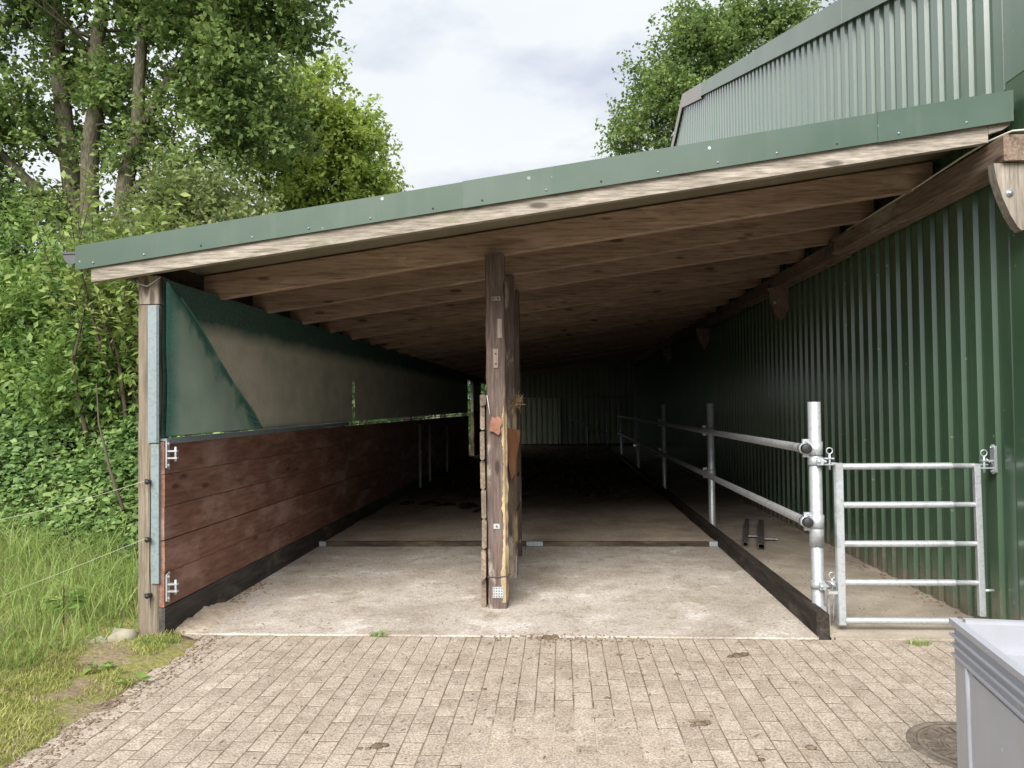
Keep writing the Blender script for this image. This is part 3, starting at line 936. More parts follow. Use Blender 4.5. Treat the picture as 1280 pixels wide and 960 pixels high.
    for k, y in enumerate((4.62, 9.5, 14.5, 19.4)):
        b = MB()
        poly = [(2.545, 2.868), (2.787, 2.868), (2.787, 2.60), (2.725, 2.495), (2.708, 2.474), (2.69, 2.472), (2.668, 2.495), (2.63, 2.565), (2.59, 2.665), (2.558, 2.775)]
        b.prism(poly, 'Y', y, y + .07)
        o = b.build('corbel', M['corbel'] if k == 0 else M['endgrain'], t)
        b = MB(); b.lathe([(0, -.016), (.011, -.016), (.013, -.006), (.022, -.005), (.023, 0)], (2.628, y, 2.69), 'Y', 14)
        b.build('bolt', M['galv'], o)
    # gutter along the left eaves
    b = MB()
    vs, fs = [], []
    n = 10
    ys = [4.73, 29.0]
    for y in ys:
        for rad in (.052, .047):
            for k in range(n + 1):
                a = math.pi + math.pi * k / n
                vs.append((-3.122 + rad * math.cos(a), y, 2.495 + rad * 1.35 * math.sin(a)))
    m = n + 1
    for off in (0, m):
        for k in range(n): fs.append((off + k, off + k + 1, 2 * m + off + k + 1, 2 * m + off + k))
    for base in (0, 2 * m):
        for k in range(n): fs.append((base + k, base + k + 1, base + m + k + 1, base + m + k))
    fs += [(0, m, 3 * m, 2 * m), (n, m + n, 3 * m + n, 2 * m + n)]
    b.add(vs, fs, True)
    g = b.build('gutter', M['gutter'], t)
    b = MB()
    b.prism([(-3.122 + .054 * math.cos(math.pi + math.pi * k / n), 2.495 + .073 * math.sin(math.pi + math.pi * k / n)) for k in range(n + 1)], 'Y', 4.722, 4.732)
    b.box((-3.18, 4.715, 2.49), (-3.064, 4.735, 2.503))
    b.build('gutter_end', M['gutter'], g)
    # back wall
    zh = lambda x: jb(x) + .18
    b = MB(); cladding(b, -2.75, 2.9, lambda x: fz(BACK) + .05, zh, BACK, 'X', -1, pitch=.2, depth=.035)
    b.build('back_wall', M['cladback2'], t)
    b = MB(); cladding(b, -2.1, .05, lambda x: fz(BACK) + .1, lambda x: 1.66, BACK - .06, 'X', -1, pitch=.2, depth=.03)
    b.build('back_panel', M['cladback'], t)
    b = MB(); b.tube([(-2.5, BACK - .16, 1.69), (2.6, BACK - .16, 1.69)], .02, 8)
    b.build('back_rail', M['galvdull'], t)
    b = MB(); b.beam((-2.6, BACK - .14, fz(BACK) - .1), (2.7, BACK - .1, fz(BACK) + .12), 'X', 6, .004, .003, 8)
    b.build('back_sill', M['darkwoodx'], t)
    b = MB(); b.beam((-2.62, 22.5, -.2), (-2.58, 24.6, 1.27), 'Y', 6, .004, .002, 77); b.build('board', M['darkwood'], t)
    sheet(22.5, 24.6, lambda y: 1.2, lambda y: 2.3, -2.594, M['mesh'], 'windbreak_sheet')  # wall left open past here, out of view, to light the back wall
    # a pale post beside the opening at the far end of the left wall
    b = MB(); b.beam((-2.62, 22.3, -.2), (-2.52, 22.42, 1.25), 'Z', 4, .006, .003, 3); b.build('opening_post', M['rawwood'], t)
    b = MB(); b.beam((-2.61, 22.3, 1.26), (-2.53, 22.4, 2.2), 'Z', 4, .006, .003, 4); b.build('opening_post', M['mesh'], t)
    return t
SHED = build_shed()

# ------------------------------------------------------------------ stall partition in the middle
def build_partition():
    t = thing('stall_partition', (-.47, 5.68, 0), 'chewed timber stall partition of stacked boards and posts in the middle of the shed', 'partition')
    P = ((-.541, 5.61, .14, .03), (-.53, 6.60, .14, .02), (-.535, 7.52, .14, .0))
    posts = []
    for k, (x, y, w, z0) in enumerate(P):
        b = MB(); b.beam((x, y, z0 - .03), (x + w, y + .14, jb(x + .05) - .004), 'Z', 26, .009, .003, k + 3)
        posts.append(b.build('post', M['stallpost'], t))
    # raw, gnawed right edge of the front posts
    for k, (x, y, w, z0) in enumerate(P[:2]):
        vs, fs = [], []
        n = 150
        for i in range(n + 1):
            z = .05 + (1.62 - .05) * i / n
            e = .010 + .022 * abs(nz(z * 4, k * 3)) + .012 * nz(z * 13, k, 2)
            e *= sm((1.62 - z) / .25) * sm((z - .0) / .3)
            e = max(.001, e)
            wv = (.03 + .028 * nz(z * 2.4, 5 + k) + .012 * nz(z * 17, 3 + k) + .008 * nz(z * 47, 6 + k)) * sm((1.66 - z) / .3)
            wv = max(.004, wv)
            xr = x + w
            vs += [(xr - wv, y - .003, z), (xr - .012, y - .004 - e * .3, z), (xr + e * .55, y + .02, z), (xr + e * .4, y + .12, z), (xr - .01, y + .143, z)]
        for i in range(n):
            for j in range(4): fs.append((i * 5 + j, i * 5 + j + 1, i * 5 + 6 + j, i * 5 + 5 + j))
        b = MB(); b.add(vs, fs, False)
        b.build('gnawed_edge', M['rawwood'], posts[k])
    rr = random.Random(8)
    for i in range(7):
        z0, z1 = .012 + i * .215, .012 + (i + 1) * .215 - .004
        x0 = -.586 + rr.uniform(-.009, .004)
        ya = 5.60 + rr.uniform(-.02, .05)
        top = 7
        b = MB()
        b.beam((x0, ya, z0), (x0 + .034, 7.75 + rr.uniform(-.1, .1), z1), 'Y', 14, .01, .005, i + 90)
        b.build('board', M['stallboard'], t)
    b = MB(); b.beam((-.594, 5.62, 1.52), (-.548, 6.4, 1.6), 'Y', 6, .012, .012, 5, lambda x, y, z: (x, y, z - .1 * (y - 5.62) - .04))
    b.build('board', M['stallboard'], t)
    b = MB(); b.beam((-.375, 6.62, .1), (-.34, 7.7, .9), 'Y', 8, .006, .005, 6)
    # nail plates and patches on the front post
    f = 5.607
    def plate(x0, x1, z0, z1, mat, name, holes=0):
        b = MB(); b.box((x0, f - .004, z0), (x1, f + .002, z1))
        o = b.build(name, mat, posts[0])
        if holes:
            h = MB()
            for a in range(4):
                for c in range(4):
                    h.lathe([(0, -.0012), (.0045, -.0012), (.0045, 0)], (x0 + (a + .5) * (x1 - x0) / 4, f - .0042, z0 + (c + .5) * (z1 - z0) / 4), 'Y', 6)
            for q in (.3, .7):
                pass
            h.build('nail_hole', M['steeldark'], posts[0])
    plate(-.508, -.433, .085, .165, M['galv'], 'nail_plate', 1)
    plate(-.497, -.452, .585, .622, M['galv'], 'nail_plate')
    plate(-.495, -.43, 2.255, 2.285, M['cap'], 'wood_patch')
    plate(-.487, -.45, 1.76, 1.90, M['cap'], 'wood_patch')
    plate(-.452, -.42, 1.98, 2.12, M['cap'], 'wood_patch')
    for (x, z) in ((-.48, 2.27), (-.445, 2.27), (-.468, 1.865), (-.468, 1.79), (-.474, .604)):
        b = MB(); b.lathe([(0, -.009), (.006, -.009), (.007, -.004)], (x, f - .0, z), 'Y', 8); b.build('nail', M['steeldark'], posts[0])
    # terracotta coloured splinter of the old board and a string
    b = MB()
    b.prism([(-.512, 1.36), (-.497, 1.405), (-.478, 1.392), (-.455, 1.41), (-.43, 1.385), (-.424, 1.35), (-.44, 1.325), (-.437, 1.292), (-.452, 1.268), (-.488, 1.292), (-.517, 1.298)], 'Y', 5.585, 5.608)
    b.build('broken_splinter', M['terracotta'], t)
    b = MB(); b.tube([(-.535, 5.60, 1.56), (-.525, 5.59, 1.5), (-.513, 5.583, 1.42)], .0035, 6); b.build('string', M['twine'], t)
    b = MB(); b.tube([(-.545, 5.606, .235), (-.47, 5.6, .238), (-.4, 5.603, .242), (-.385, 5.65, .245)], .004, 6); b.build('string', M['steeldark'], t)
    # orange broken board hanging on the second post
    vs, fs = [], []
    poly = [(-.50, 1.30), (-.43, 1.285), (-.345, 1.27), (-.347, 1.2), (-.375, 1.05), (-.39, .9), (-.425, .84), (-.45, 1.0)]
    b = MB(); b.prism(poly, 'Y', 6.545, 6.575)
    b.build('broken_board', M['orangewood'], t)
    # dark boards on the right side of the rear posts
    for i in range(3):
        b = MB(); b.beam((-.425, 6.70, .25 + i * .3), (-.398, 7.66, .25 + i * .3 + .27), 'Y', 6, .006, .004, 60 + i)
        b.build('board', M['stallboard'], t)
    return t
build_partition()

def build_hay():
    rr = random.Random(4)
    b = MB()
    for i in range(70):
        p = Vector((-.352 + rr.gauss(0, .02), 6.0 + rr.gauss(0, .05), 1.5 + rr.gauss(0, .03)))
        d = Vector((rr.gauss(0, 1), rr.gauss(0, .6), rr.gauss(0, .7))).normalized() * rr.uniform(.03, .07)
        b.tube([p - d, p + Vector((0, 0, .01)), p + d], .0016, 3, False)
    o = b.build('hay_tuft', M['straw'])
    tag(o, 'small tuft of dry hay caught behind the front post of the partition', 'hay')
build_hay()

# ------------------------------------------------------------------ railing, kerb, gate
def build_railing():
    t = thing('railing', (1.72, 5.29, 0), 'galvanised two-rail tube railing running back along the kerb', 'railing')
    posts = [(1.705, 5.29, 1.485), (1.745, 9.09, 1.468), (1.74, 13.13, 1.445), (1.74, 17.5, 1.415), (1.74, 22.0, 1.27)]
    po = []
    for k, (x, y, zt) in enumerate(posts):
        r = .041 if k == 0 else .039
        b = MB(); b.lathe([(r, -.3), (r, zt), (r - .004, zt + .001), (r - .004, zt - .06)], (x, y, 0), 'Z', 20)
        if k == 0:
            b.lathe([(.0445, .72), (.0475, .72), (.0475, .52), (.0445, .52)], (x, y, 0), 'Z', 20)
        po.append(b.build('post', M['galv'], t))
    for z in (1.175, .685):
        x = 1.633
        b = MB()
        b.lathe([(0, 5.235), (.028, 5.235), (.03, 5.238), (.03, 22.3)], (x, 0, z), 'Y', 16)
        b.v = [(xx + (.028 if yy > 8 else 0) * min(1, max(0, (yy - 5.2) / 4)), yy, zz + .75 * fz(yy)) for xx, yy, zz in b.v]
        r = b.build('rail', M['galvdull'], t)
        b = MB(); b.lathe([(0, 5.222), (.027, 5.222), (.034, 5.228), (.034, 5.262), (.031, 5.265)], (x, 0, z), 'Y', 18)
        b.build('end_cap', M['rubber'], r)
        for k, (px, py, _) in enumerate(posts):
            zz = z + .75 * fz(py)
            b = MB()
            b.lathe([(.044, zz - .045), (.049, zz - .045), (.049, zz + .045), (.044, zz + .045)], (px, py, 0), 'Z', 18)
            xr = x + (.028 if py > 8 else 0)
            b.lathe([(.031, -.03), (.037, -.03), (.037, .03), (.031, .03)], (xr, py + .0, zz), 'Y', 16)
            b.box((xr - .012, py - .012, zz + .036), (xr + .03, py + .012, zz + .062))
            b.tube([(xr + .012, py - .03, zz + .05), (xr + .012, py + .03, zz + .05)], .008, 6)
            b.box((xr - .01, py - .012, zz - .058), (xr + .03, py + .012, zz - .034))
            b.build('clamp', M['galvdull'] if k else M['galv'], po[k])
    # clamps that carry the gate, on the first post
    x, y, _ = posts[0]
    for z in (1.09, .268):
        b = MB()
        b.lathe([(.0435, z - .028), (.048, z - .028), (.048, z + .028), (.0435, z + .028)], (x, y, 0), 'Z', 18)
        for dz in (-.02, .02): b.box((x + .03, y - .075, z + dz - .004), (x + .10, y - .04, z + dz + .004))
        b.box((x - .01, y - .075, z - .024), (x + .035, y - .046, z + .024))
        for dx in (.0, .04): b.lathe([(0, -.012), (.009, -.012), (.009, 0)], (x + dx, y - .076, z), 'Y', 6)
        b.build('gate_clamp', M['galv'], po[0])
        b = MB()
        b.tube([(x + .075, y - .058, z - .055), (x + .075, y - .058, z + .05)], .008, 8)
        b.tube([(x + .075 + .02 * math.sin(a), y - .058, z + .07 - .02 * math.cos(a)) for a in np.linspace(0, 2 * math.pi, 15)], .0035, 6)
        if z < .5:
            b.tube([(x + .08, y - .06, z - .02), (x + .085, y - .062, z - .1), (x + .075, y - .06, z - .17), (x + .08, y - .06, z - .22)], .006, 6)
            b.tube([(x + .10, y - .06, z - .03), (x + .098, y - .062, z - .12), (x + .09, y - .06, z - .21)], .004, 6)
        b.build('pin', M['galv'], po[0])
    b = MB(); b.box((x - .02, y - .052, .0), (x + .035, y - .044, .13)); b.box((x + .045, y - .05, .0), (x + .06, y - .035, .2)); b.build('foot_plate', M['galvdull'], po[0])
    return t
build_railing()

def build_kerb():
    t = thing('kerb_board', (1.64, 5.03, 0), 'dark wet-looking timber kerb board between the stall floor and the walkway', 'kerb')
    fn = lambda x, y, z: (x, y, z + fz(y) - (.0 if y > 5.06 else 0))
    prof = [(1.602, -.2), (1.684, -.2), (1.684, .138), (1.678, .145), (1.61, .145), (1.602, .138)]
    cuts = [5.01, 9.0, 13.2, 17.5, 22.6]
    for k in range(4):
        b = MB()
        ya, yb = cuts[k] + .002, cuts[k + 1] - .002
        n = 14
        vs, fs = [], []
        for i in range(n + 1):
            y = ya + (yb - ya) * (i / n)
            j = .0035 * nz(y * 2, k)
            for q, (x, z) in enumerate(prof):
                yy = y
                if k == 0 and i == 0 and q in (0, 1): yy = y - .0
                vs.append((x + j, yy, z + fz(y) + .003 * nz(y * 3, 9, q)))
        m = len(prof)
        for i in range(n):
            for q in range(m): fs.append((i * m + q, i * m + (q + 1) % m, i * m + m + (q + 1) % m, i * m + m + q))
        fs += [tuple(range(m - 1, -1, -1)), tuple(n * m + q for q in range(m))]
        b.add(vs, fs)
        b.build('board', M['darkwood'], t)
    b = MB()        # split-off lower front end
    b.prism([(4.955, -.05), (5.14, -.05), (5.09, .03), (5.02, .045), (4.975, .01)], 'X', 1.6, 1.66)
    b.build('splinter', M['darkwood'], t)
build_kerb()

def build_threshold():
    t = thing('threshold_timber', (-.5, 8.06, 0), 'dark timber threshold across the concrete floor with metal end plates', 'threshold')
    b = MB(); b.beam((-2.57, 8.045, -.04), (-.60, 8.095, .055), 'X', 10, .006, .003, 5); b.build('beam', M['darkwoodx'], t)
    b = MB(); b.beam((-.595, 8.045, -.04), (1.595, 8.095, .052), 'X', 10, .006, .003, 7); b.build('beam', M['darkwoodx'], t)
    for (xa, xb, za, zb) in ((-2.57, -2.5, .008, .05), (-.37, -.20, .01, .05), (1.51, 1.595, .008, .05)):
        b = MB(); b.box((xa, 8.036, za), (xb, 8.042, zb)); b.box((xa, 8.036, zb), (xb, 8.09, zb + .006))
        for q in (.25, .75): b.lathe([(0, -.004), (.006, -.004), (.006, 0)], (xa + (xb - xa) * q, 8.036, (za + zb) / 2), 'Y', 6)
        b.build('bracket', M['galv'], t)
build_threshold()

def build_gate():
    t = thing('gate', (1.80, 5.15, .04), 'galvanised five-bar pedestrian gate closed between the railing and the green wall', 'gate')
    y = 5.15
    b = MB(); b.beam((1.782, y - .022, .04), (1.832, y + .022, 1.085), 'Z', 1, .005); b.build('stile', M['galv'], t)
    b = MB()
    b.beam((2.657, y - .02, .10), (2.697, y + .02, 1.075), 'Z', 1, .005, fn=lambda x, yy, z: (x + .012 * (1 - z), yy, z))
    b.build('stile', M['galv'], t)
    for z in (1.062, .812, .56, .31, .065):
        b = MB()
        b.lathe([(.021, 1.83), (.021, 2.52), (.0205, 2.523), (.017, 2.525), (.017, 2.665)], (0, y, z), 'X', 16)
        b.build('rail', M['galv'], t)
    b = MB()
    b.box((1.76, y - .016, 1.078), (1.79, y + .016, 1.088)); b.box((1.725, y - .012, .236), (1.782, y + .012, .254))
    b.tube([(1.76, y - .02, .30), (1.735, y + .03, .305), (1.795, y + .025, .305)], .01, 8)
    b.build('hinge_lug', M['galv'], t)
    b = MB(); b.box((2.69, y - .015, 1.066), (2.745, y + .015, 1.075)); b.tube([(2.70, y, .26), (2.765, y, .262)], .009, 8)
    b.build('latch_lug', M['galv'], t)
    # catch on the wall
    c = thing('gate_catch', (2.77, 5.13, 1.1), 'galvanised catch plate with ring pin screwed to the green wall by the gate', 'gate catch')
    b = MB()
    n = 8
    poly = [(5.13 + .026 * math.cos(a), 1.175 + .026 * math.sin(a)) for a in np.linspace(0, math.pi, n)] + [(5.13 + .026 * math.cos(a), 1.035 + .026 * math.sin(a)) for a in np.linspace(math.pi, 2 * math.pi, n)]
    b.prism(poly, 'X', 2.766, 2.774)
    b.lathe([(0, 0), (.009, -.001), (.01, -.008)], (2.768, 5.13, 1.185), 'X', 8); b.lathe([(0, 0), (.009, -.001), (.01, -.008)], (2.768, 5.13, 1.03), 'X', 8)
    b.box((2.774, 5.12, 1.02), (2.792, 5.14, 1.19))
    b.build('plate', M['galv'], c)
    b = MB(); b.box((2.695, 5.115, 1.092), (2.766, 5.15, 1.10)); b.box((2.695, 5.115, 1.045), (2.766, 5.15, 1.053)); b.build('fork', M['galv'], c)
    b = MB(); b.tube([(2.715, 5.13, 1.02), (2.715, 5.13, 1.125)], .008, 8)
    b.tube([(2.715 + .02 * math.sin(a), 5.13, 1.145 - .02 * math.cos(a)) for a in np.linspace(0, 2 * math.pi, 15)], .0035, 6)
    b.tube([(2.725, 5.12, 1.11), (2.74, 5.115, 1.085), (2.75, 5.118, 1.10), (2.762, 5.12, 1.07)], .004, 6)
    b.build('ring_pin', M['galv'], c)
build_gate()

def build_inner_posts():
    for i, (x, y, h) in enumerate(((-2.555, 13.85, 1.14), (-2.555, 14.9, 1.1), (-2.555, 17.2, 1.0))):
        b = MB(); b.lathe([(.024, -.1), (.024, h), (.0, h)], (x, y, 0), 'Z', 10)
        b.lathe([(.024, .6), (.034, .6), (.034, .66), (.024, .66)], (x, y, 0), 'Z', 10)
        o = b.build('steel_post', M['galvdull'], at=(x, y, 0))
        tag(o, ['nearest grey steel post standing against the dark left board wall', 'second grey steel post standing deeper along the dark left board wall', 'farthest and faintest steel post along the dark left board wall'][i], 'post', 'steel posts along the left wall')
    b = MB()
    b.tube([(1.62, 27.2, -.2), (1.62, 27.2, 1.25)], .022, 8)
    b.tube([(.95, 27.2, -.2), (.95, 27.2, .62)], .02, 8)
    b.tube([(.95, 27.2, .6), (1.62, 27.2, .42)], .02, 8)
    b.tube([(.3, 27.2, .95), (1.62, 27.2, .42)], .018, 8)
    o = b.build('tube_barrier', M['galvdull'], at=(1.62, 27.2, 0))
    tag(o, 'dim steel tube frame standing far back near the pale back wall', 'frame')
build_inner_posts()

def build_profiles():
    for i, (a, c, w) in enumerate((((1.90, 8.15), (2.30, 9.75), .05), ((2.02, 7.98), (2.43, 9.6), .062))):
        d = Vector((c[0] - a[0], c[1] - a[1], 0)); L = d.length; ang = math.atan2(d.y, d.x)
        t = thing('steel_profile', (a[0], a[1], fz(8)), ['thinner rusty square steel tube lying left on the walkway', 'thicker square steel tube with open end lying right on the walkway'][i], 'steel tube', 'steel tubes on the walkway')
        t.rotation_euler = (0, 0, ang)
        b = MB()
        h = w / 2; q = h - .006
        for (p, r) in ((h, 1), (q, -1)):
            ring0 = [(0, -p, h - p), (0, p, h - p), (0, p, h + p), (0, -p, h + p)]
            b.add(ring0 + [(L, y, z) for _, y, z in ring0], [(k, (k + 1) % 4, 4 + (k + 1) % 4, 4 + k) for k in range(4)])
        e = [(0, -h, 0), (0, h, 0), (0, h, 2 * h), (0, -h, 2 * h), (0, -q, h - q), (0, q, h - q), (0, q, h + q), (0, -q, h + q)]
        b.add(e, [(k, (k + 1) % 4, 4 + (k + 1) % 4, 4 + k) for k in range(4)])
        me = b.mesh('tube', M['steeldark'])
        o = bpy.data.objects.new('tube', me); COL.objects.link(o); o.parent = t
        b = MB()
        b.prism([(.55, -w), (.62, -w), (.62, -.15), (.6, -.17), (.57, -.17), (.55, -.15)], 'Z', .02, .03)
        b.prism([(.55, .015), (.62, .015), (.62, .028), (.55, .028)], 'Y', -.17, -.02)
        o = bpy.data.objects.new('lug', b.mesh('lug', M['galv'])); COL.objects.link(o); o.parent = t
build_profiles()

# ------------------------------------------------------------------ plastic container, manhole cover
def build_container():
    A = Vector((1.30, 2.70, 0)); dl = Vector((-.081, -.558, 0)).normalized(); dx = Vector((-dl.y, dl.x, 0))
    if dx.x < 0: dx = -dx
    LN, WD, H = 1.15, .98, .76
    def W(u, v, z): return A + dl * u + dx * v + Vector((0, 0, z))
    t = thing('plastic_container', A, 'large open grey plastic pallet box at the right foreground', 'container')
    def bx(b, u0, u1, v0, v1, z0, z1):
        b.box((u0, v0, z0), (u1, v1, z1), lambda u, v, z: tuple(W(u, v, z)))
    # walls with rounded outer rim flanges
    b = MB()
    i = .012
    bx(b, i, LN - i, i, i + .022, .10, H - .01); bx(b, i, LN - i, WD - i - .022, WD - i, .10, H - .01)
    bx(b, i, i + .022, i + .023, WD - i - .023, .10, H - .01); bx(b, LN - i - .022, LN - i, i + .023, WD - i - .023, .10, H - .01)
    bx(b, i + .023, LN - i - .023, i + .023, WD - i - .023, .10, .13)
    b.build('shell', M['plastic'], t)
    for (z0, z1, e) in ((H - .02, H, 0), (H - .056, H - .05, .0), (H - .088, H - .082, .002), (H - .122, H - .114, .003)):
        b = MB()
        for (u0, u1, v0, v1) in ((e, LN - e, e, i + (.014 if z1 == H else 0)), (e, LN - e, WD - i - (.014 if z1 == H else 0), WD - e), (e, i + (.014 if z1 == H else 0), i + .031, WD - i - .031), (LN - i - (.014 if z1 == H else 0), LN - e, i + .031, WD - i - .031)):
            bx(b, u0, u1, v0, v1, z0, z1)
        o = b.build('rim', M['plastic'], t)
    # inner ledge seen on the far wall
    b = MB(); bx(b, i + .023, i + .06, i + .06, WD - i - .06, H - .14, H - .095); bx(b, i + .06, LN - .1, i + .023, i + .05, H - .14, H - .095)
    b.build('inner_ledge', M['plastic'], t)
    def rib(face_v, pts):
        b = MB()
        b.tube([W(u, face_v, z) for u, z in pts], .01, 8)
        b.build('panel_rib', M['plastic'], t)
    pts = [(.13, H - .125), (.135, .50), (.14, .36)] + [(.14 + .16 * (1 - math.cos(a)), .36 - .2 * math.sin(a)) for a in np.linspace(.15, math.pi / 2, 7)] + [(.85, .16)]
    pts += [(1.02 - .16 * (1 - math.sin(a)) , .36 - .2 * math.cos(a)) for a in np.linspace(.15, math.pi / 2, 6)] + [(1.02, H - .125)]
    rib(i, pts)
    b = MB(); bx(b, .17, .98, i - .004, i, .2, H - .135); b.build('raised_panel', M['plastic'], t)
    for (u, v) in ((.05, .05), (LN - .17, .05), (.05, WD - .17), (LN - .17, WD - .17)):
        b = MB(); bx(b, u, u + .12, v, v + .12, .0, .10); b.build('foot', M['plastic'], t)
build_container()

def build_manhole():
    c = (1.755, 3.45, .0005)
    t = thing('manhole_cover', c, 'round rusty cast iron manhole cover beside the grey container', 'manhole cover')
    b = MB(); b.lathe([(.262, -.03), (.262, .004), (.255, .007), (.232, .007), (.229, .002), (.229, -.03)], c, 'Z', 48); b.build('frame', M['iron'], t)
    b = MB(); b.lathe([(.226, -.03), (.226, .002), (.224, .003), (.0, .0035)], c, 'Z', 48)
    lid = b.build('lid', M['iron'], t)
    b = MB(); b.lathe([(.118, .001), (.118, .009), (.128, .009), (.128, .001)], c, 'Z', 40); b.lathe([(.205, .001), (.205, .008), (.222, .008), (.222, .001)], c, 'Z', 48)
    for ring, n, r0, r1 in ((0, 28, .138, .196), (1, 12, .05, .11)):
        for k in range(n):
            a = 2 * math.pi * k / n; w = .3 * 2 * math.pi / n
            vs = []
            for z in (.001, .009):
                for (r, aa) in ((r0, a - w), (r1, a - w * .8), (r1, a + w * .8), (r0, a + w)):
                    vs.append((c[0] + r * math.cos(aa), c[1] + r * math.sin(aa), c[2] + z))
            b.add(vs, [(4, 5, 6, 7), (0, 1, 5, 4), (1, 2, 6, 5), (2, 3, 7, 6), (3, 0, 4, 7)])
    b.build('relief', M['iron'], lid)
build_manhole()

# ------------------------------------------------------------------ wires
def build_wires():
    for i, (a, c, lab) in enumerate((((-2.664, 4.795, 1.03), (-5.6, 6.15, .46), 'upper thin pale fence wire tied to the middle of the corner post'),
                                     ((-2.664, 4.795, .66), (-5.4, 5.47, -.34), 'lower thin pale fence wire slanting down into the tall grass'))):
        pts = []
        for k in range(13):
            s = k / 12
            p = [a[q] + (c[q] - a[q]) * s for q in range(3)]
            p[2] -= .12 * 4 * s * (1 - s) * (0.5 if i == 0 else .1)
            pts.append(tuple(p))
        b = MB(); b.tube(pts, .0019, 6)
        tag(b.build('fence_wire', M['wire'], at=a), lab, 'wire', 'fence wires at the corner post')
    b = MB()
    b.tube([(2.95, 4.3, 2.93), (2.75, 4.42, 3.0), (2.62, 4.56, 3.035), (2.59, 4.75, 3.04), (2.575, 5.0, 3.035), (2.575, 5.6, 3.02), (2.575, 7.0, 3.012)], .006, 8)
    tag(b.build('cable', M['cable'], at=(2.58, 4.6, 3.04)), 'thin whitish cable running over the end of the roof beam', 'cable')
build_wires()

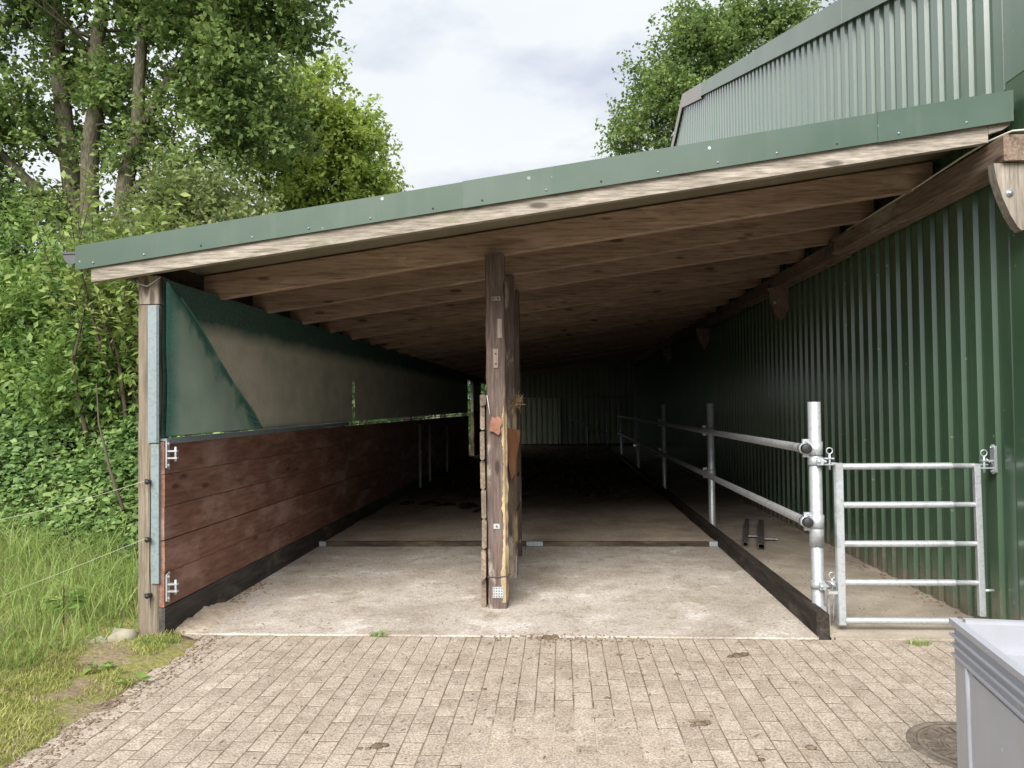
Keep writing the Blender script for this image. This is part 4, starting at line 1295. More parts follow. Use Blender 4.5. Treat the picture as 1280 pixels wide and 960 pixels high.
# ------------------------------------------------------------------ bits lying about
def lump(b, c, r, seed, flat=.45):
    rr = random.Random(seed)
    vs, fs = [], []
    n, m = 9, 5
    for i in range(m + 1):
        ph = math.pi * i / m
        for k in range(n):
            th = 2 * math.pi * k / n
            d = Vector((math.sin(ph) * math.cos(th), math.sin(ph) * math.sin(th), math.cos(ph)))
            q = r * (1 + .45 * nz(d.x * 2.3 + seed, d.y * 2.3, d.z * 2.3))
            vs.append((c[0] + d.x * q, c[1] + d.y * q * .8, c[2] + d.z * q * flat))
    for i in range(m):
        for k in range(n): fs.append((i * n + k, i * n + (k + 1) % n, i * n + n + (k + 1) % n, i * n + n + k))
    b.add(vs, fs, True)
def build_litter():
    clods = [(1.02, 4.62, .045, 'largest dark soil clod on the bricks in front of the kerb board'),
             (.63, 3.65, .036, 'round soil clod on the bricks right of the middle'),
             (-.82, 3.36, .035, 'dark soil clod at the bottom left of the sandy bricks'),
             (-.89, 3.34, .018, 'small crumb of soil just left of a bigger clod in the sand'),
             (-.42, 4.05, .02, 'small soil clod in the sandy middle of the pavement'),
             (.33, 4.62, .022, 'flat soil clod near the concrete edge right of the partition'),
             (.45, 4.55, .02, 'flat greyish clod beside another near the concrete edge'),
             (.22, 3.95, .02, 'dark little clod on the sand right of the middle'),
             (.62, 4.3, .022, 'soil clod lying on a joint right of the middle'),
             (.82, 3.3, .02, 'small clod near the bottom edge of the pavement'),
             (-.1, 4.94, .05, 'clump of dry muck on the concrete edge below the partition'),
             (-1.2, 4.2, .02, 'small dry clod on the bricks left of the middle'),
             (1.06, 3.42, .03, 'pale brown leaf-like clod right of the middle foreground')]
    for i, (x, y, r, lab) in enumerate(clods):
        b = MB(); lump(b, (x, y, r * .1), r * .85, i * 3.7, .3)
        if r > .03:
            lump(b, (x + r * .9, y + .01, r * .15), r * .55, i * 5.1); lump(b, (x - r, y - .02, r * .1), r * .4, i * 2.2)
        tag(b.build('dirt_clod', M['clod'], at=(x, y, 0)), lab, 'clod', 'soil clods on the pavement')
    # crumbs
    rr = random.Random(21)
    b = MB()
    def crumb(x, y, z, s):
        a = rr.uniform(0, 6.3); e = rr.uniform(.4, 1)
        c, sn = math.cos(a), math.sin(a)
        vs = [(x + s * c, y + s * sn, z), (x - s * e * sn, y + s * e * c, z), (x - s * c, y - s * sn, z), (x + s * e * sn, y - s * e * c, z), (x + rr.uniform(-.3, .3) * s, y + rr.uniform(-.3, .3) * s, z + s * .55)]
        b.add(vs, [(0, 1, 4), (1, 2, 4), (2, 3, 4), (3, 0, 4)])
    for i in range(1500):
        x = rr.uniform(-2.3, 1.9); y = rr.uniform(2.9, 4.95)
        if abs(x) > 960: continue
        crumb(x, y, .0015, rr.choice((.002, .003, .003, .004, .005, .008)))
    for i in range(230):                        # trodden flakes of muck and bits of stalk
        x = rr.gauss(.2, 1.1); y = rr.uniform(3.0, 4.95)
        if not -2.2 < x < 1.6: continue
        a = rr.uniform(0, 3.14); L = rr.uniform(.005, .028); w = rr.uniform(.0012, .005)
        d = Vector((math.cos(a), math.sin(a), 0)); q = Vector((-d.y, d.x, 0)); p = Vector((x, y, .0045))
        b.add([p - d * L, p - d * L * .2 - q * w, p + d * L, p + d * L * .1 + q * w, p + Vector((0, 0, .003))], [(0, 1, 4), (1, 2, 4), (2, 3, 4), (3, 0, 4)])
    for i in range(900):
        x = rr.uniform(-2.5, 1.55); y = 5 + 3 * rr.random() ** 1.3
        crumb(x, y, .006, rr.choice((.003, .004, .007, .011)))
    for i in range(300):
        x = rr.gauss(0.0, .25); y = rr.gauss(4.93, .06)
        crumb(x, y, .005, rr.choice((.004, .006, .012)))
    for i in range(260):
        x = rr.uniform(1.72, 2.75); y = rr.uniform(5.1, 11); crumb(x, y, fz(y), rr.choice((.004, .008, .012)))
    for i in range(700):                        # soil spilling over the pavement edge
        y = rr.uniform(2.95, 4.93); x = -2.28 + rr.gauss(0, .07) + .06 * nz(y * 2.1, 3)
        crumb(x, y, .003, rr.choice((.004, .006, .009, .014)))
    for i in range(260):                        # dirt along the foot of the left wall and of the green wall
        y = rr.uniform(4.95, 6.4); crumb(-2.56 + abs(rr.gauss(0, .06)), y, .006, rr.choice((.006, .012, .02)))
        y = rr.uniform(5.0, 14); crumb(WX - .06 - abs(rr.gauss(0, .05)), y, fz(y), rr.choice((.008, .015, .025)))
    tag(b.build('soil_crumbs', M['clod']), kind='stuff')
    # heap of sand in the left inner corner, banked against the plinth
    b = MB()
    vs, fs = [], []
    nx, ny = 14, 22
    for j in range(ny + 1):
        for i in range(nx + 1):
            x = -2.573 + .26 * i / nx; y = 4.97 + .8 * j / ny
            h = .05 * max(0, 1 - (x + 2.573) / (.2 + .09 * nz(y * 4, 3))) * math.sin(math.pi * min(1, (j + 1.5) / (ny + 1.5))) ** .8
            vs.append((x, y, .004 + h * (1 + .5 * nz(x * 16, y * 11) + .2 * nz(x * 50, y * 40)) - .008 * (i == nx or j == ny or j == 0)))
    W = nx + 1
    for j in range(ny):
        for i in range(nx): fs.append((j * W + i, j * W + i + 1, j * W + W + i + 1, j * W + W + i))
    b.add(vs, fs, True)
    tag(b.build('sand_heap', M['dirtfloor']), 'low drift of sand banked against the foot of the brown wall', 'sand')
    # manure on the stall floor
    labs = ['dark manure patch leftmost on the floor behind the threshold', 'dark manure patch second from the left behind the threshold', 'flat manure patch just left of the partition', 'small crumbly manure patch behind the partition boards', 'farthest manure patch beside the partition']
    for i, (x, y, r) in enumerate(((-2.15, 11.4, .2), (-1.8, 11.3, .14), (-1.45, 11.1, .2), (-1.1, 10.7, .1), (-1.0, 12.3, .16))):
        b = MB()
        z = FLOORZ(x, y)
        for k in range(6):
            lump(b, (x + rr.uniform(-r, r), y + rr.uniform(-.2, .2), z), r * rr.uniform(.35, .6), i * 9 + k, .3)
        tag(b.build('manure_pile', M['manure'], at=(x, y, z)), labs[i], 'manure', 'manure on the stall floor')
    # bedding
    b = MB()
    for i in range(9000):
        y = 10.5 + 17 * rr.random() ** .85; x = rr.uniform(-2.5, 1.55)
        if y < 15 and rr.random() > ((y - 9.5) / 5.5) * (.35 + .65 * (x + 2.5) / 4): continue
        z = FLOORZ(x, y) + .008
        a = rr.uniform(0, 3.14); L = rr.uniform(.02, .07); w = rr.uniform(.005, .014)
        d = Vector((math.cos(a), math.sin(a), rr.uniform(-.15, .3))); s = Vector((-math.sin(a), math.cos(a), 0)) * w
        p = Vector((x, y, z)); 
        b.add([p - d * L - s, p + d * L - s, p + d * L + s, p - d * L + s + Vector((0, 0, .006))], [(0, 1, 2, 3)])
    tag(b.build('straw_litter', M['straw']), kind='stuff')
    b = MB(); lump(b, (-2.82, 4.80, .03), .1, 2.2, .5); lump(b, (-2.93, 4.74, .02), .06, 8.2, .5)
    tag(b.build('stone', M['stone'], at=(-2.82, 4.8, 0)), 'pale mossy stone in the grass at the foot of the corner post', 'stone')
build_litter()

# ------------------------------------------------------------------ vegetation
def unit(a): return a / np.maximum(np.linalg.norm(a, axis=1, keepdims=True), 1e-9)
def mesh_np(name, V, F4=None, F3=None, mat=None, parent=None):
    me = bpy.data.meshes.new(name)
    loops, starts = [], []
    n = 0
    if F3 is not None:
        loops.append(F3.ravel()); starts.append(np.arange(len(F3)) * 3); n = F3.size
    if F4 is not None:
        loops.append(F4.ravel()); starts.append(n + np.arange(len(F4)) * 4)
    lp = np.concatenate(loops).astype(np.int32); st = np.concatenate(starts).astype(np.int32)
    me.vertices.add(len(V)); me.vertices.foreach_set('co', V.astype(np.float32).ravel())
    me.loops.add(len(lp)); me.loops.foreach_set('vertex_index', lp)
    me.polygons.add(len(st)); me.polygons.foreach_set('loop_start', st)
    me.update(calc_edges=True)
    me.materials.append(mat)
    o = bpy.data.objects.new(name, me); COL.objects.link(o)
    if parent: attach(o, parent)
    return o
def leaf_mesh(name, P, D, N, S, mat, parent=None, aspect=.5, fold=.25):
    """one folded leaf per row: base P, direction D, normal N, length S"""
    D = unit(D); side = unit(np.cross(D, N)); N = unit(np.cross(side, D))
    S = S[:, None]
    v0 = P; v2 = P + D * S
    mid = P + D * S * .48
    v1 = mid + side * S * aspect * .5 + N * S * fold * .3
    v3 = mid - side * S * aspect * .5 + N * S * fold * .3
    v2 = v2 - N * S * fold * .25
    n = len(P)
    V = np.stack([v0, v1, v2, v3], 1).reshape(-1, 3)
    b = np.arange(n)[:, None] * 4
    F = np.concatenate([b + np.array([[0, 1, 2]]), b + np.array([[0, 2, 3]])])
    return mesh_np(name, V, F3=F, mat=mat, parent=parent)
def rand_dir(n, rng, bias=(0, 0, 0), w=1.0):
    return unit(rng.normal(size=(n, 3)) * w + np.array(bias))
def sprigs(O, D, L, m, size, rng, drop=.1):
    """m leaves along each shoot"""
    n = len(O)
    t = (np.arange(m) + .5) / m
    t = np.clip(t[None, :] + rng.normal(size=(n, m)) * .05, 0.05, 1.05)
    P = O[:, None, :] + D[:, None, :] * (L[:, None] * t)[:, :, None]
    P = P.reshape(-1, 3)
    DD = np.repeat(D, m, 0)
    R = rng.normal(size=(n * m, 3))
    R = unit(R - DD * np.sum(R * DD, 1, keepdims=True))
    LD = unit(DD * .55 + R * .9 + np.array([0, 0, -drop]))
    LN = unit(rng.normal(size=(n * m, 3)) * .55 + np.array([0, 0, 1.0]))
    S = size * rng.uniform(.6, 1.25, n * m)
    return P, LD, LN, S
def blobs(spec, rng, n, shell=.55):
    """points in a union of ellipsoids (center, radii), biased to the outside; with outward directions"""
    vol = np.array([r[0] * r[1] * r[2] for _, r in spec]) ** .8
    k = rng.choice(len(spec), n, p=vol / vol.sum())
    C = np.array([c for c, _ in spec])[k]; Rr = np.array([r for _, r in spec])[k]
    d = unit(rng.normal(size=(n, 3)))
    rad = rng.uniform(0, 1, n) ** shell
    return C + d * Rr * rad[:, None], d
def keepmask(P, rng, scale, thr):
    return np.array([noise.noise(Vector((p[0] * scale, p[1] * scale, p[2] * scale))) > thr for p in P])

def build_tree(name, label, cat, base, trunks, spec, nclump, per, size, mat, seed, group=None, gap=-.12, gscale=.8, nbr=26, clump_r=.46, twig_mat=None, keep=None, aspect=.68, extra=()):
    rng = np.random.default_rng(seed); rr = random.Random(seed)
    t = thing(name, base, label, cat, group)
    b = MB()
    nodes = []
    for pts, rad in trunks:
        b.tube(pts, rad, 12)
        for i in range(len(pts) - 1):
            for s in np.linspace(0, 1, 6):
                nodes.append((Vector(pts[i]).lerp(Vector(pts[i + 1]), s), rad[i] + (rad[i + 1] - rad[i]) * s))
    for pts, rad in extra: b.tube(pts, rad, 8)
    C, out = blobs(spec, rng, nclump)
    ok = keepmask(C, rng, gscale, gap)
    if keep is not None: ok &= np.array([keep(c) for c in C])
    C, out = C[ok], out[ok]
    # limbs from the trunk to some of the clumps, twigs to their neighbours
    idx = rng.permutation(len(C))[:nbr]
    limb_pts = []
    for i in idx:
        c = Vector(C[i])
        low = [q for q in nodes if q[0].z < c.z + .4] or nodes
        n0 = min(low, key=lambda q: (q[0] - c).length + .35 * abs(q[0].z - (c.z - 1.2)))
        p0 = n0[0]; L = (c - p0).length
        m1 = p0.lerp(c, .35) + Vector((rr.gauss(0, .1), rr.gauss(0, .1), -.05 * L + rr.gauss(0, .08))) 
        m2 = p0.lerp(c, .7) + Vector((rr.gauss(0, .14), rr.gauss(0, .14), rr.gauss(0, .1)))
        r0 = min(n0[1] * .6, .025 + .012 * L)
        b.tube([p0, m1, m2, c], [r0, r0 * .75, r0 * .45, r0 * .18], 6, False)
        limb_pts += [m1.lerp(m2, .5), m2, m2.lerp(c, .5), c]
    if limb_pts:
        LP = np.array([tuple(p) for p in limb_pts])
        for i in rng.permutation(len(C))[:nbr * 5]:
            d = np.linalg.norm(LP - C[i], axis=1); j = d.argmin()
            if .15 < d[j] < 2.2:
                p0 = Vector(LP[j]); c = Vector(C[i])
                m1 = p0.lerp(c, .5) + Vector((rr.gauss(0, .08), rr.gauss(0, .08), rr.gauss(0, .06)))
                b.tube([p0, m1, c], [.018, .012, .005], 4, False)
    b.build('trunk', M['bark'], t)
    # leaves: short shoots around each clump centre
    nsh = max(3, per // 7)
    O = np.repeat(C, nsh, 0); OD = np.repeat(out, nsh, 0)
    D = unit(OD * .5 + rng.normal(size=O.shape) * .8 + np.array([0, 0, .25]))
    O = O + rng.normal(size=O.shape) * clump_r * np.array([.5, .5, .33])
    L = rng.uniform(.25, .6, len(O)) * (clump_r / .55)
    P, LD, LN, S = sprigs(O, D, L, 7, size, rng)
    leaf_mesh('crown', P, LD, LN, S, mat, t, aspect)
    return t

def build_oaks():
    bz = .2
    A = ([(-11.3, 17.5, bz), (-11.38, 17.5, 3.5), (-11.41, 17.5, 5.5), (-11.47, 17.5, 6.23), (-11.73, 17.5, 8.18), (-11.9, 17.5, 9.85), (-11.94, 17.5, 10.9), (-12.05, 17.5, 12.9)], [.34, .25, .23, .22, .2, .17, .14, .06])
    Al = ([(-11.47, 17.5, 5.69), (-11.93, 17.4, 6.3), (-13.35, 17.3, 7.73), (-14.6, 17.2, 8.7)], [.13, .12, .09, .04])
    Al2 = ([(-11.7, 17.5, 7.5), (-12.01, 17.5, 7.69), (-13.36, 17.6, 9.19), (-14.4, 17.7, 10.24)], [.1, .09, .07, .03])
    B = ([(-10.4, 16.5, bz), (-10.43, 16.5, 3.2), (-10.46, 16.5, 5.08), (-10.48, 16.5, 5.41), (-10.48, 16.5, 7.43), (-10.3, 16.5, 8.44), (-10.34, 16.5, 9.54), (-10.17, 16.5, 10.7), (-9.97, 16.5, 12.4)], [.32, .24, .21, .2, .18, .17, .16, .13, .05])
    Cc = ([(-9.75, 16, bz), (-9.65, 16, 3), (-9.55, 16, 4.96), (-9.48, 16, 5.32), (-9.35, 16, 6.44), (-9.08, 16, 7.48), (-9.05, 16, 8.53), (-8.94, 16, 10.04), (-8.76, 16, 11.8)], [.32, .24, .2, .19, .17, .15, .12, .1, .05])
    Cb = ([(-9.08, 16, 7.4), (-8.51, 16, 8.44), (-8.04, 16.2, 9.28), (-7.6, 16.3, 10.2)], [.1, .09, .07, .03])
    Cl = ([(-9.38, 16, 6.05), (-9.01, 16, 6.31), (-8.14, 16, 6.8), (-6.98, 16, 7.4)], [.09, .085, .07, .03])
    g = 'oak trees behind the shed'
    build_tree('oak_tree', 'leftmost tall oak trunk with branches reaching left, behind the hedge', 'tree', (-11.3, 17.5, bz), [A, Al, Al2],
               [((-13.4, 17.5, 8.6), (1.9, 1.8, 2.6)), ((-12.2, 17.6, 11.5), (2.3, 1.9, 1.7)), ((-13.2, 17.3, 6.0), (1.7, 1.4, .9)), ((-11.2, 18.3, 9.0), (1.2, 1.2, 2.0))], 620, 98, 0.143, M['oakleaf'], 101, g, gap=.03, gscale=.9, nbr=44)
    build_tree('oak_tree', 'middle oak with a straight brown trunk among the three behind the shed', 'tree', (-10.4, 16.5, bz), [B],
               [((-10.2, 16.3, 11.2), (2.5, 1.9, 1.6)), ((-10.0, 16.6, 8.6), (1.5, 1.4, 1.4)), ((-9.8, 17.6, 6.2), (1.1, 1.0, .9))], 330, 98, 0.143, M['oakleaf'], 102, g, gap=.06, gscale=1.0, nbr=34)
    build_tree('oak_tree', 'right oak with leaning forked trunk and the widest crown against the sky', 'tree', (-9.75, 16, bz), [Cc, Cb, Cl],
               [((-7.4, 16.2, 10.6), (2.3, 1.9, 1.9)), ((-7.0, 16.0, 8.3), (1.55, 1.6, 1.3)), ((-6.1, 16.2, 10.0), (1.0, 1.1, 1.1)), ((-8.2, 16.2, 6.9), (1.5, 1.3, .9)), ((-8.9, 16.4, 11.6), (1.6, 1.5, 1.5)), ((-5.5, 16.2, 10.9), (.5, .5, .5)), ((-6.6, 16.3, 7.2), (1.1, 1.2, .9))], 700, 105, 0.139, M['oakleaf'], 103, g, gap=-.08, gscale=1.0, nbr=44)
    # yellower tree beyond
    tr = ([(-7.6, 22, bz), (-7.75, 22, 4), (-7.85, 22, 7.6), (-7.65, 22, 8.3), (-7.2, 22, 9.4), (-6.9, 22, 10.6)], [.3, .24, .19, .15, .11, .05])
    tb = ([(-7.65, 22, 8.2), (-7.0, 21.9, 9.0), (-6.2, 21.8, 9.6)], [.1, .08, .03])
    build_tree('oak_tree', 'lighter yellow-green oak farther back, its crown just above the roof edge', 'tree', (-7.6, 22, bz), [tr, tb],
               [((-7.3, 22, 10.2), (1.5, 1.4, 1.5)), ((-6.1, 22, 9.2), (1.2, 1.2, 1.1)), ((-5.7, 22, 7.9), (1.0, 1.1, .9)), ((-7.9, 22, 8.3), (1.6, 1.4, 1.2)), ((-8.6, 22.3, 10.0), (1.3, 1.2, 1.4)), ((-6.8, 22, 7.0), (1.6, 1.4, .9))], 620, 110, 0.143, M['yleaf'], 104, g, gap=-.25, gscale=.9, nbr=34)
    build_tree('hawthorn_tree', 'low olive-green rounded tree between the oaks and the roof edge', 'tree', (-6.3, 13, bz), [([(-6.3, 13, bz), (-6.25, 13, 2.5), (-6.3, 13, 4.4)], [.16, .12, .05])],
               [((-6.3, 13, 4.6), (1.25, 1.0, .95)), ((-5.5, 13, 4.2), (.8, .8, .7)), ((-7.1, 13, 4.0), (.9, .9, .8)), ((-6.2, 13, 2.8), (1.5, 1.1, 1.1))], 720, 63, .1, M['oliveleaf'], 105, None, gap=-.25, gscale=1.2, nbr=26, clump_r=.4)
    tr = ([(7.6, 36, 0), (7.6, 36, 8), (7.5, 36, 14), (7.4, 36, 19)], [.5, .4, .28, .08])
    tb = ([(7.55, 36, 11), (6.3, 36, 14), (4.9, 36, 16.5)], [.25, .16, .05])
    tc = ([(7.55, 36, 12), (9.2, 36, 16), (10.2, 36, 18.6)], [.22, .14, .05])
    build_tree('oak_tree', 'broad oak rising behind the barn roof against the white sky', 'tree', (7.6, 36, 0), [tr, tb, tc],
               [((5.4, 36, 16.4), (2.0, 2.2, 2.6)), ((4.3, 36, 14.2), (1.8, 2.0, 1.6)), ((7.8, 36, 18.6), (2.3, 2.2, 2.4)), ((9.8, 36, 19.0), (1.9, 2, 1.9)), ((7.5, 36, 15.3), (2.6, 2.2, 2.4)), ((6.0, 36, 18.4), (1.3, 1.6, 1.2)), ((11.6, 36, 19.4), (.9, .9, .7)), ((3.3, 36, 13.4), (.9, 1.2, .6))], 520, 105, .2, M['oakleaf'], 106, g, gap=-.08, gscale=.6, nbr=40, clump_r=.8)
build_oaks()

def build_shrub(name, label, base, spec, n, m, size, mat, seed, group, stems=7, Lr=(.3, .7), aspect=.45, up=.5, cat='shrub', inner=.55, gap=-.35):
    rng = np.random.default_rng(seed); rr = random.Random(seed)
    t = thing(name, base, label, cat, group)
    O, d = blobs(spec, rng, n, inner)
    ok = keepmask(O, rng, 1.6, gap); O, d = O[ok], d[ok]
    D = unit(d * .7 + rng.normal(size=O.shape) * .45 + np.array([0, 0, up]))
    L = rng.uniform(*Lr, len(O))
    b = MB()
    for k in range(stems):
        c = O[rng.integers(len(O))]
        p0 = Vector(base) + Vector((rr.gauss(0, .15), rr.gauss(0, .15), 0))
        c = Vector(c); md = p0.lerp(c, .5) + Vector((rr.gauss(0, .12), rr.gauss(0, .12), .15))
        b.tube([p0, md, c], [.028, .02, .006], 6, False)
    for k in range(min(len(O), 90)):
        p = Vector(O[k]); b.tube([p, p + Vector(D[k]) * L[k]], [.006, .002], 4, False)
    b.build('stem', M['twig'], t)
    P, LD, LN, S = sprigs(O, D, L, m, size, rng)
    leaf_mesh('foliage', P, LD, LN, S, mat, t, aspect)
    return t

def moundz(x, y):
    """height of the bramble bank"""
    f = sm((y - 6.3 - .25 * nz(x, 0)) / 2.2) * sm((-3.05 - x) / .8)
    return (1.40 + .12 * nz(x * .9, y * .9)) * f + .1 * nz(x * 2.3, y * 2.3, 3) * f
def build_hedge():
    # bank under the brambles
    tag(grid('bank', -14, -2.95, 70, 6.2, 14, 50, lambda x, y: -.2 + max(0, moundz(x, y) * .72 - .02), M['field']), kind='structure')
    tag(grid('meadow', -60, -2.9, 30, 13.8, 90, 30, lambda x, y: -.15 + .85 * sm((y - 13) / 2) * 0 + .2 * nz(x * .1, y * .1), M['field']), kind='structure')
    g = 'hedge shrubs left of the shed'
    H = [
        ('hazel_bush', 'light green hazel bush at the left end of the hedge with broad leaves', (-7.6, 9.8, .8), [((-7.5, 9.7, 2.2), (1.0, .8, 1.0)), ((-7.0, 9.4, 1.75), (.6, .5, .5))], 900, .12, 'hazelleaf', .6),
        ('elder_bush', 'dark green elder bush behind the hazel in the hedge', (-6.9, 10.8, .8), [((-6.9, 10.8, 2.6), (1.3, .8, 1.3)), ((-7.9, 10.9, 2.9), (1.0, .7, 1.0))], 1100, .12, 'elderleaf', .5),
        ('hazel_bush', 'yellow-green hazel bush in the middle of the hedge with upright sprigs', (-6.3, 9.4, .9), [((-6.35, 9.4, 2.15), (.75, .6, .95)), ((-6.1, 9.2, 2.8), (.5, .45, .6))], 950, .11, 'hazelleaf', .55),
        ('hazel_bush', 'fresh green sapling close to the corner post with loose twigs', (-5.2, 8.7, .9), [((-5.25, 8.7, 2.0), (.5, .5, .9)), ((-4.95, 8.6, 1.75), (.45, .4, .6)), ((-5.5, 8.4, 1.7), (.5, .4, .5))], 1150, .095, 'hazelleaf', .5),
        ('elder_bush', 'deep green elder bush next to the gutter below the roof edge', (-5.4, 10.2, .9), [((-5.4, 10.2, 2.3), (1.0, .7, 1.05)), ((-4.6, 10.0, 1.9), (.7, .6, .8))], 1000, .115, 'elderleaf', .5),
        ('willow_bush', 'pale yellow-green willow with upright shoots rising over the left roof corner', (-4.9, 8.2, .9), [((-5.15, 8.1, 2.9), (.35, .35, .7)), ((-4.55, 8.2, 2.75), (.45, .35, .75)), ((-4.85, 8.2, 2.2), (.5, .4, .6))], 170, .11, 'willowleaf', .48),
        ('elder_bush', 'shaded elder bush far left behind the bramble bank', (-8.9, 11.2, .8), [((-8.8, 11.2, 2.6), (1.2, .8, 1.5)), ((-9.8, 11.6, 3.2), (1.2, .8, 1.3))], 900, .11, 'elderleaf', .5),
        ('hazel_bush', 'tall hazel bush at the left picture edge below the oak branches', (-8.1, 10.8, .8), [((-8.0, 10.6, 3.3), (.9, .7, 1.0))], 650, .1, 'hazelleaf', .5),
    ]
    for i, (nm, lab, base, spec, n, size, mt, asp) in enumerate(H):
        w = nm == 'willow_bush'
        build_shrub(nm, lab, base, spec, n, 12 if not w else 15, size, M[mt], 300 + i, g, aspect=asp, up=.5 if not w else 2.2, Lr=(.3, .65) if not w else (.6, .95), gap=-.3 if not w else -.6)
    # bushes along the outside of the left wall, seen through gaps of the wall
    for i, (x, y) in enumerate(((-4.6, 12.6), (-4.7, 16.2), (-4.8, 20.2), (-5.4, 24.6), (-3.7, 33.5))):
        build_shrub('elder_bush', ['bush outside the left wall seen only through the gap in the green mesh', 'second bush along the outside of the left wall behind the mesh', 'third bush along the outside of the left wall behind the mesh', 'dark bush outside the opening at the far left end', 'dark bush beyond the far back corner of the shed'][i], (x, y, 0), [((x, y, 1.5), (1.1, 2.2, 1.6 if i < 3 else 2.6))], 420 if i < 3 else 900, 9, .15 if i < 3 else .2, M['elderleaf'], 330 + i, g)
    # bramble and nettle cover
    rng = np.random.default_rng(77)
    n = 85000
    x = rng.uniform(-9.5, -2.95, n); y = 6.1 + 4.6 * rng.uniform(0, 1, n) ** .9
    keep = (x > -700 / 960 * y - 1.2)
    x, y = x[keep], y[keep]
    z = np.array([max(moundz(a, b_), -.05) for a, b_ in zip(x, y)])
    lump_ = np.array([noise.noise(Vector((a * 3.1, b_ * 3.1, 0))) for a, b_ in zip(x, y)])
    z = z + lump_ * .14 * np.minimum(1, z + .3) + rng.normal(size=len(z)) * .05 - .03
    P = np.stack([x, y, z], 1)
    D = rand_dir(len(P), rng, (0, -.35, -.1)); D[:, 2] *= .5
    N = rand_dir(len(P), rng, (.1, -.5, 1.3), .5)
    S = .078 * rng.uniform(.5, 1.3, len(P))
    o = leaf_mesh('bramble_cover', P, D, N, S, M['brambleleaf'], None, .75, .3)
    tag(o, kind='stuff')
    # a bare dead stem leaning in front of the bank
    b = MB(); b.tube([(-4.05, 6.9, .55), (-4.3, 7.1, .9), (-4.6, 7.4, 1.35), (-4.75, 7.6, 1.75)], [.016, .014, .01, .004], 6)
    tag(b.build('dead_stem', M['twig'], at=(-4.05, 6.9, .55)), 'bare brown stem leaning in front of the bramble bank', 'stem')
build_hedge()

def blades(name, X, Y, Z, Hh, lean, wid, mat, rng, nseg=3):
    n = len(X)
    a = rng.uniform(0, 2 * math.pi, n)
    d = np.stack([np.cos(a), np.sin(a), np.zeros(n)], 1)
    s = np.stack([-np.sin(a), np.cos(a), np.zeros(n)], 1)
    # turn blades so that their broad side shows irregularly
    ph = rng.uniform(0, math.pi, n)
    s = unit(s * np.cos(ph)[:, None] + d * np.sin(ph)[:, None] * .6)
    B = np.stack([X, Y, Z], 1)
    rows = []
    for k in range(nseg + 1):
        t = k / nseg
        p = B + d * (lean * Hh * t ** 2)[:, None] + np.array([0, 0, 1.0]) * (Hh * (t - .38 * (lean) * t ** 2.2))[:, None]
        w = wid * (1 - t) ** .7 if k < nseg else wid * 0
        if k < nseg:
            rows += [p - s * w[:, None], p + s * w[:, None]]
        else: rows.append(p)
    R = 2 * nseg + 1
    V = np.stack(rows, 1).reshape(-1, 3)
    b = np.arange(n)[:, None] * R
    F4 = np.concatenate([b + np.array([[2 * k, 2 * k + 1, 2 * k + 3, 2 * k + 2]]) for k in range(nseg - 1)])
    F3 = b + np.array([[2 * nseg - 2, 2 * nseg - 1, 2 * nseg]])
    return mesh_np(name, V, F4, F3, mat)
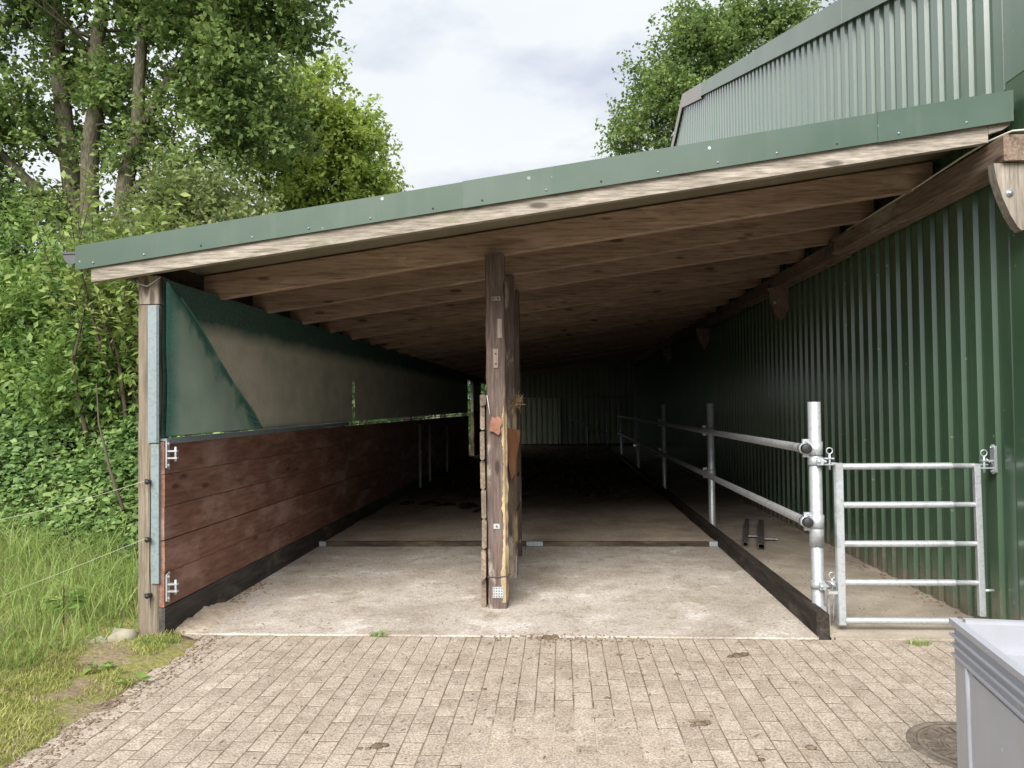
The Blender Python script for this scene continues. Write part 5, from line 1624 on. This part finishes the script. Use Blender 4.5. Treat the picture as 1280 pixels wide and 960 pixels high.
def build_grass():
    rng = np.random.default_rng(5)
    n = 21000
    x = rng.uniform(-7.2, -2.78, n); y = rng.uniform(3.3, 7.6, n)
    edge = np.array([-2.98 + .16 * noise.noise(Vector((b_ * 1.6, 0, 0))) + .22 * sm((b_ - 4.55) / .4) - .5 * sm((3.9 - b_) / .6) for b_ in y])
    ok = (x < edge) & (x > -700 / 960 * y - .7)
    dens = np.array([noise.noise(Vector((a * 1.3, b_ * 1.3, 5))) for a, b_ in zip(x, y)])
    ok &= rng.uniform(0, 1, n) < .75 + .6 * dens
    x, y, edge, dens = x[ok], y[ok], edge[ok], dens[ok]
    z = np.array([VERGEZ(a, min(b_, 7.1)) for a, b_ in zip(x, y)])
    d = np.clip((edge - x) / .5, 0.12, 1)
    h = (.19 + .28 * rng.uniform(0, 1, len(x)) ** 1.2) * (.35 + .65 * d) * (1 + .35 * dens)
    o = blades('tall_grass', x, y, z - .02, h, rng.uniform(.2, 1.0, len(x)), .0042 * rng.uniform(.6, 1.4, len(x)), M['grass'], rng, 4)
    tag(o, kind='stuff')
    n = 40000
    x = rng.uniform(-3.6, -2.32, n); y = rng.uniform(2.6, 4.95, n)
    dens = np.array([noise.noise(Vector((a * 2.6, b_ * 2.6, 9))) + .5 * noise.noise(Vector((a * 8, b_ * 8, 2))) for a, b_ in zip(x, y)])
    lim = -2.31 + .1 * np.array([noise.noise(Vector((b_ * 2.2, 4, 0))) for b_ in y]) - .12 * (y > 4.1)
    ok = (x < lim) & (dens > -.12 + .35 * rng.uniform(0, 1, n) - .25 * (x < -2.75))
    x, y = x[ok], y[ok]
    z = np.array([VERGEZ(a, b_) for a, b_ in zip(x, y)])
    o = blades('short_grass', x, y, z - .004, rng.uniform(.012, .05, len(x)), rng.uniform(.2, 1.1, len(x)), .0026 * rng.uniform(.6, 1.4, len(x)), M['shortgrass'], rng, 3)
    tag(o, kind='stuff')
    # little weeds one can point at
    W = [((-2.56, 4.74, 0.01), .10, 320, 'fresh grass tuft sprouting at the foot of the corner post', 'grass_tuft'),
         ((2.16, 4.86, 0), .05, 70, 'tiny green weed in the joint in front of the gate', 'grass_tuft'),
         ((2.62, 4.86, 0), .1, 150, 'sparse green weeds on the pavement edge near the green wall', 'grass_tuft'),
         ((1.42, 3.62, 0), .001, 0, '', ''),
         ((-1.2, 4.95, 0), .04, 50, 'tiny weed in the seam between bricks and concrete left of the partition', 'grass_tuft'),
         ((2.05, 3.92, 0), .07, 120, 'green weed beside the manhole cover and the grey container', 'grass_tuft')]
    for i, (c, r, k, lab, nm) in enumerate(W):
        if not k: continue
        a = rng.uniform(0, 6.28, k); q = r * np.sqrt(rng.uniform(0, 1, k))
        o = blades(nm, c[0] + q * np.cos(a) * 1.4, c[1] + q * np.sin(a) * .6, np.full(k, c[2]), rng.uniform(.02, .075, k), rng.uniform(.3, 1.2, k), .003 * rng.uniform(.6, 1.4, k), M['grass'], rng, 3)
        tag(o, lab, 'weed', 'weeds in the paving')
    # broad-leaved plants in the tall grass and on the verge
    for i, (x, y, n, s, lab) in enumerate(((-3.35, 5.0, 18, .11, 'broad-leaved plant standing in the tall grass left of the post'), (-3.25, 4.0, 16, .09, 'broad-leaved weed at the left picture edge in front of the tall grass'),
                                          (-2.62, 4.2, 12, .06, 'low leafy weed on the bare verge'), (-2.32, 4.05, 9, .055, 'pale little weed at the edge of the bricks'))):
        rg = np.random.default_rng(40 + i)
        a = rg.uniform(0, 6.28, n)
        hh = (.02 + (.34 if i == 0 else .14 if i == 1 else .015) * rg.uniform(0.2, 1, n))
        P = np.stack([x + .03 * np.cos(a), y + .03 * np.sin(a), VERGEZ(x, y) + hh], 1)
        D = np.stack([np.cos(a), np.sin(a), rg.uniform(-.2, .5, n)], 1)
        N = rand_dir(n, rg, (0, 0, 2), .4)
        t = thing('broadleaf_weed', (x, y, VERGEZ(x, y)), lab, 'weed', 'leafy weeds on the verge')
        lo = leaf_mesh('foliage', P, D, N, s * rg.uniform(.7, 1.3, n), M['hazelleaf'], t, .6, .3); lo['kind'] = 'stuff'
        b = MB()
        b.tube([(x, y, VERGEZ(x, y) - .02), (x, y, VERGEZ(x, y) + float(hh.max()))], .004, 5); b.build('stem', M['twig'], t)
build_grass()
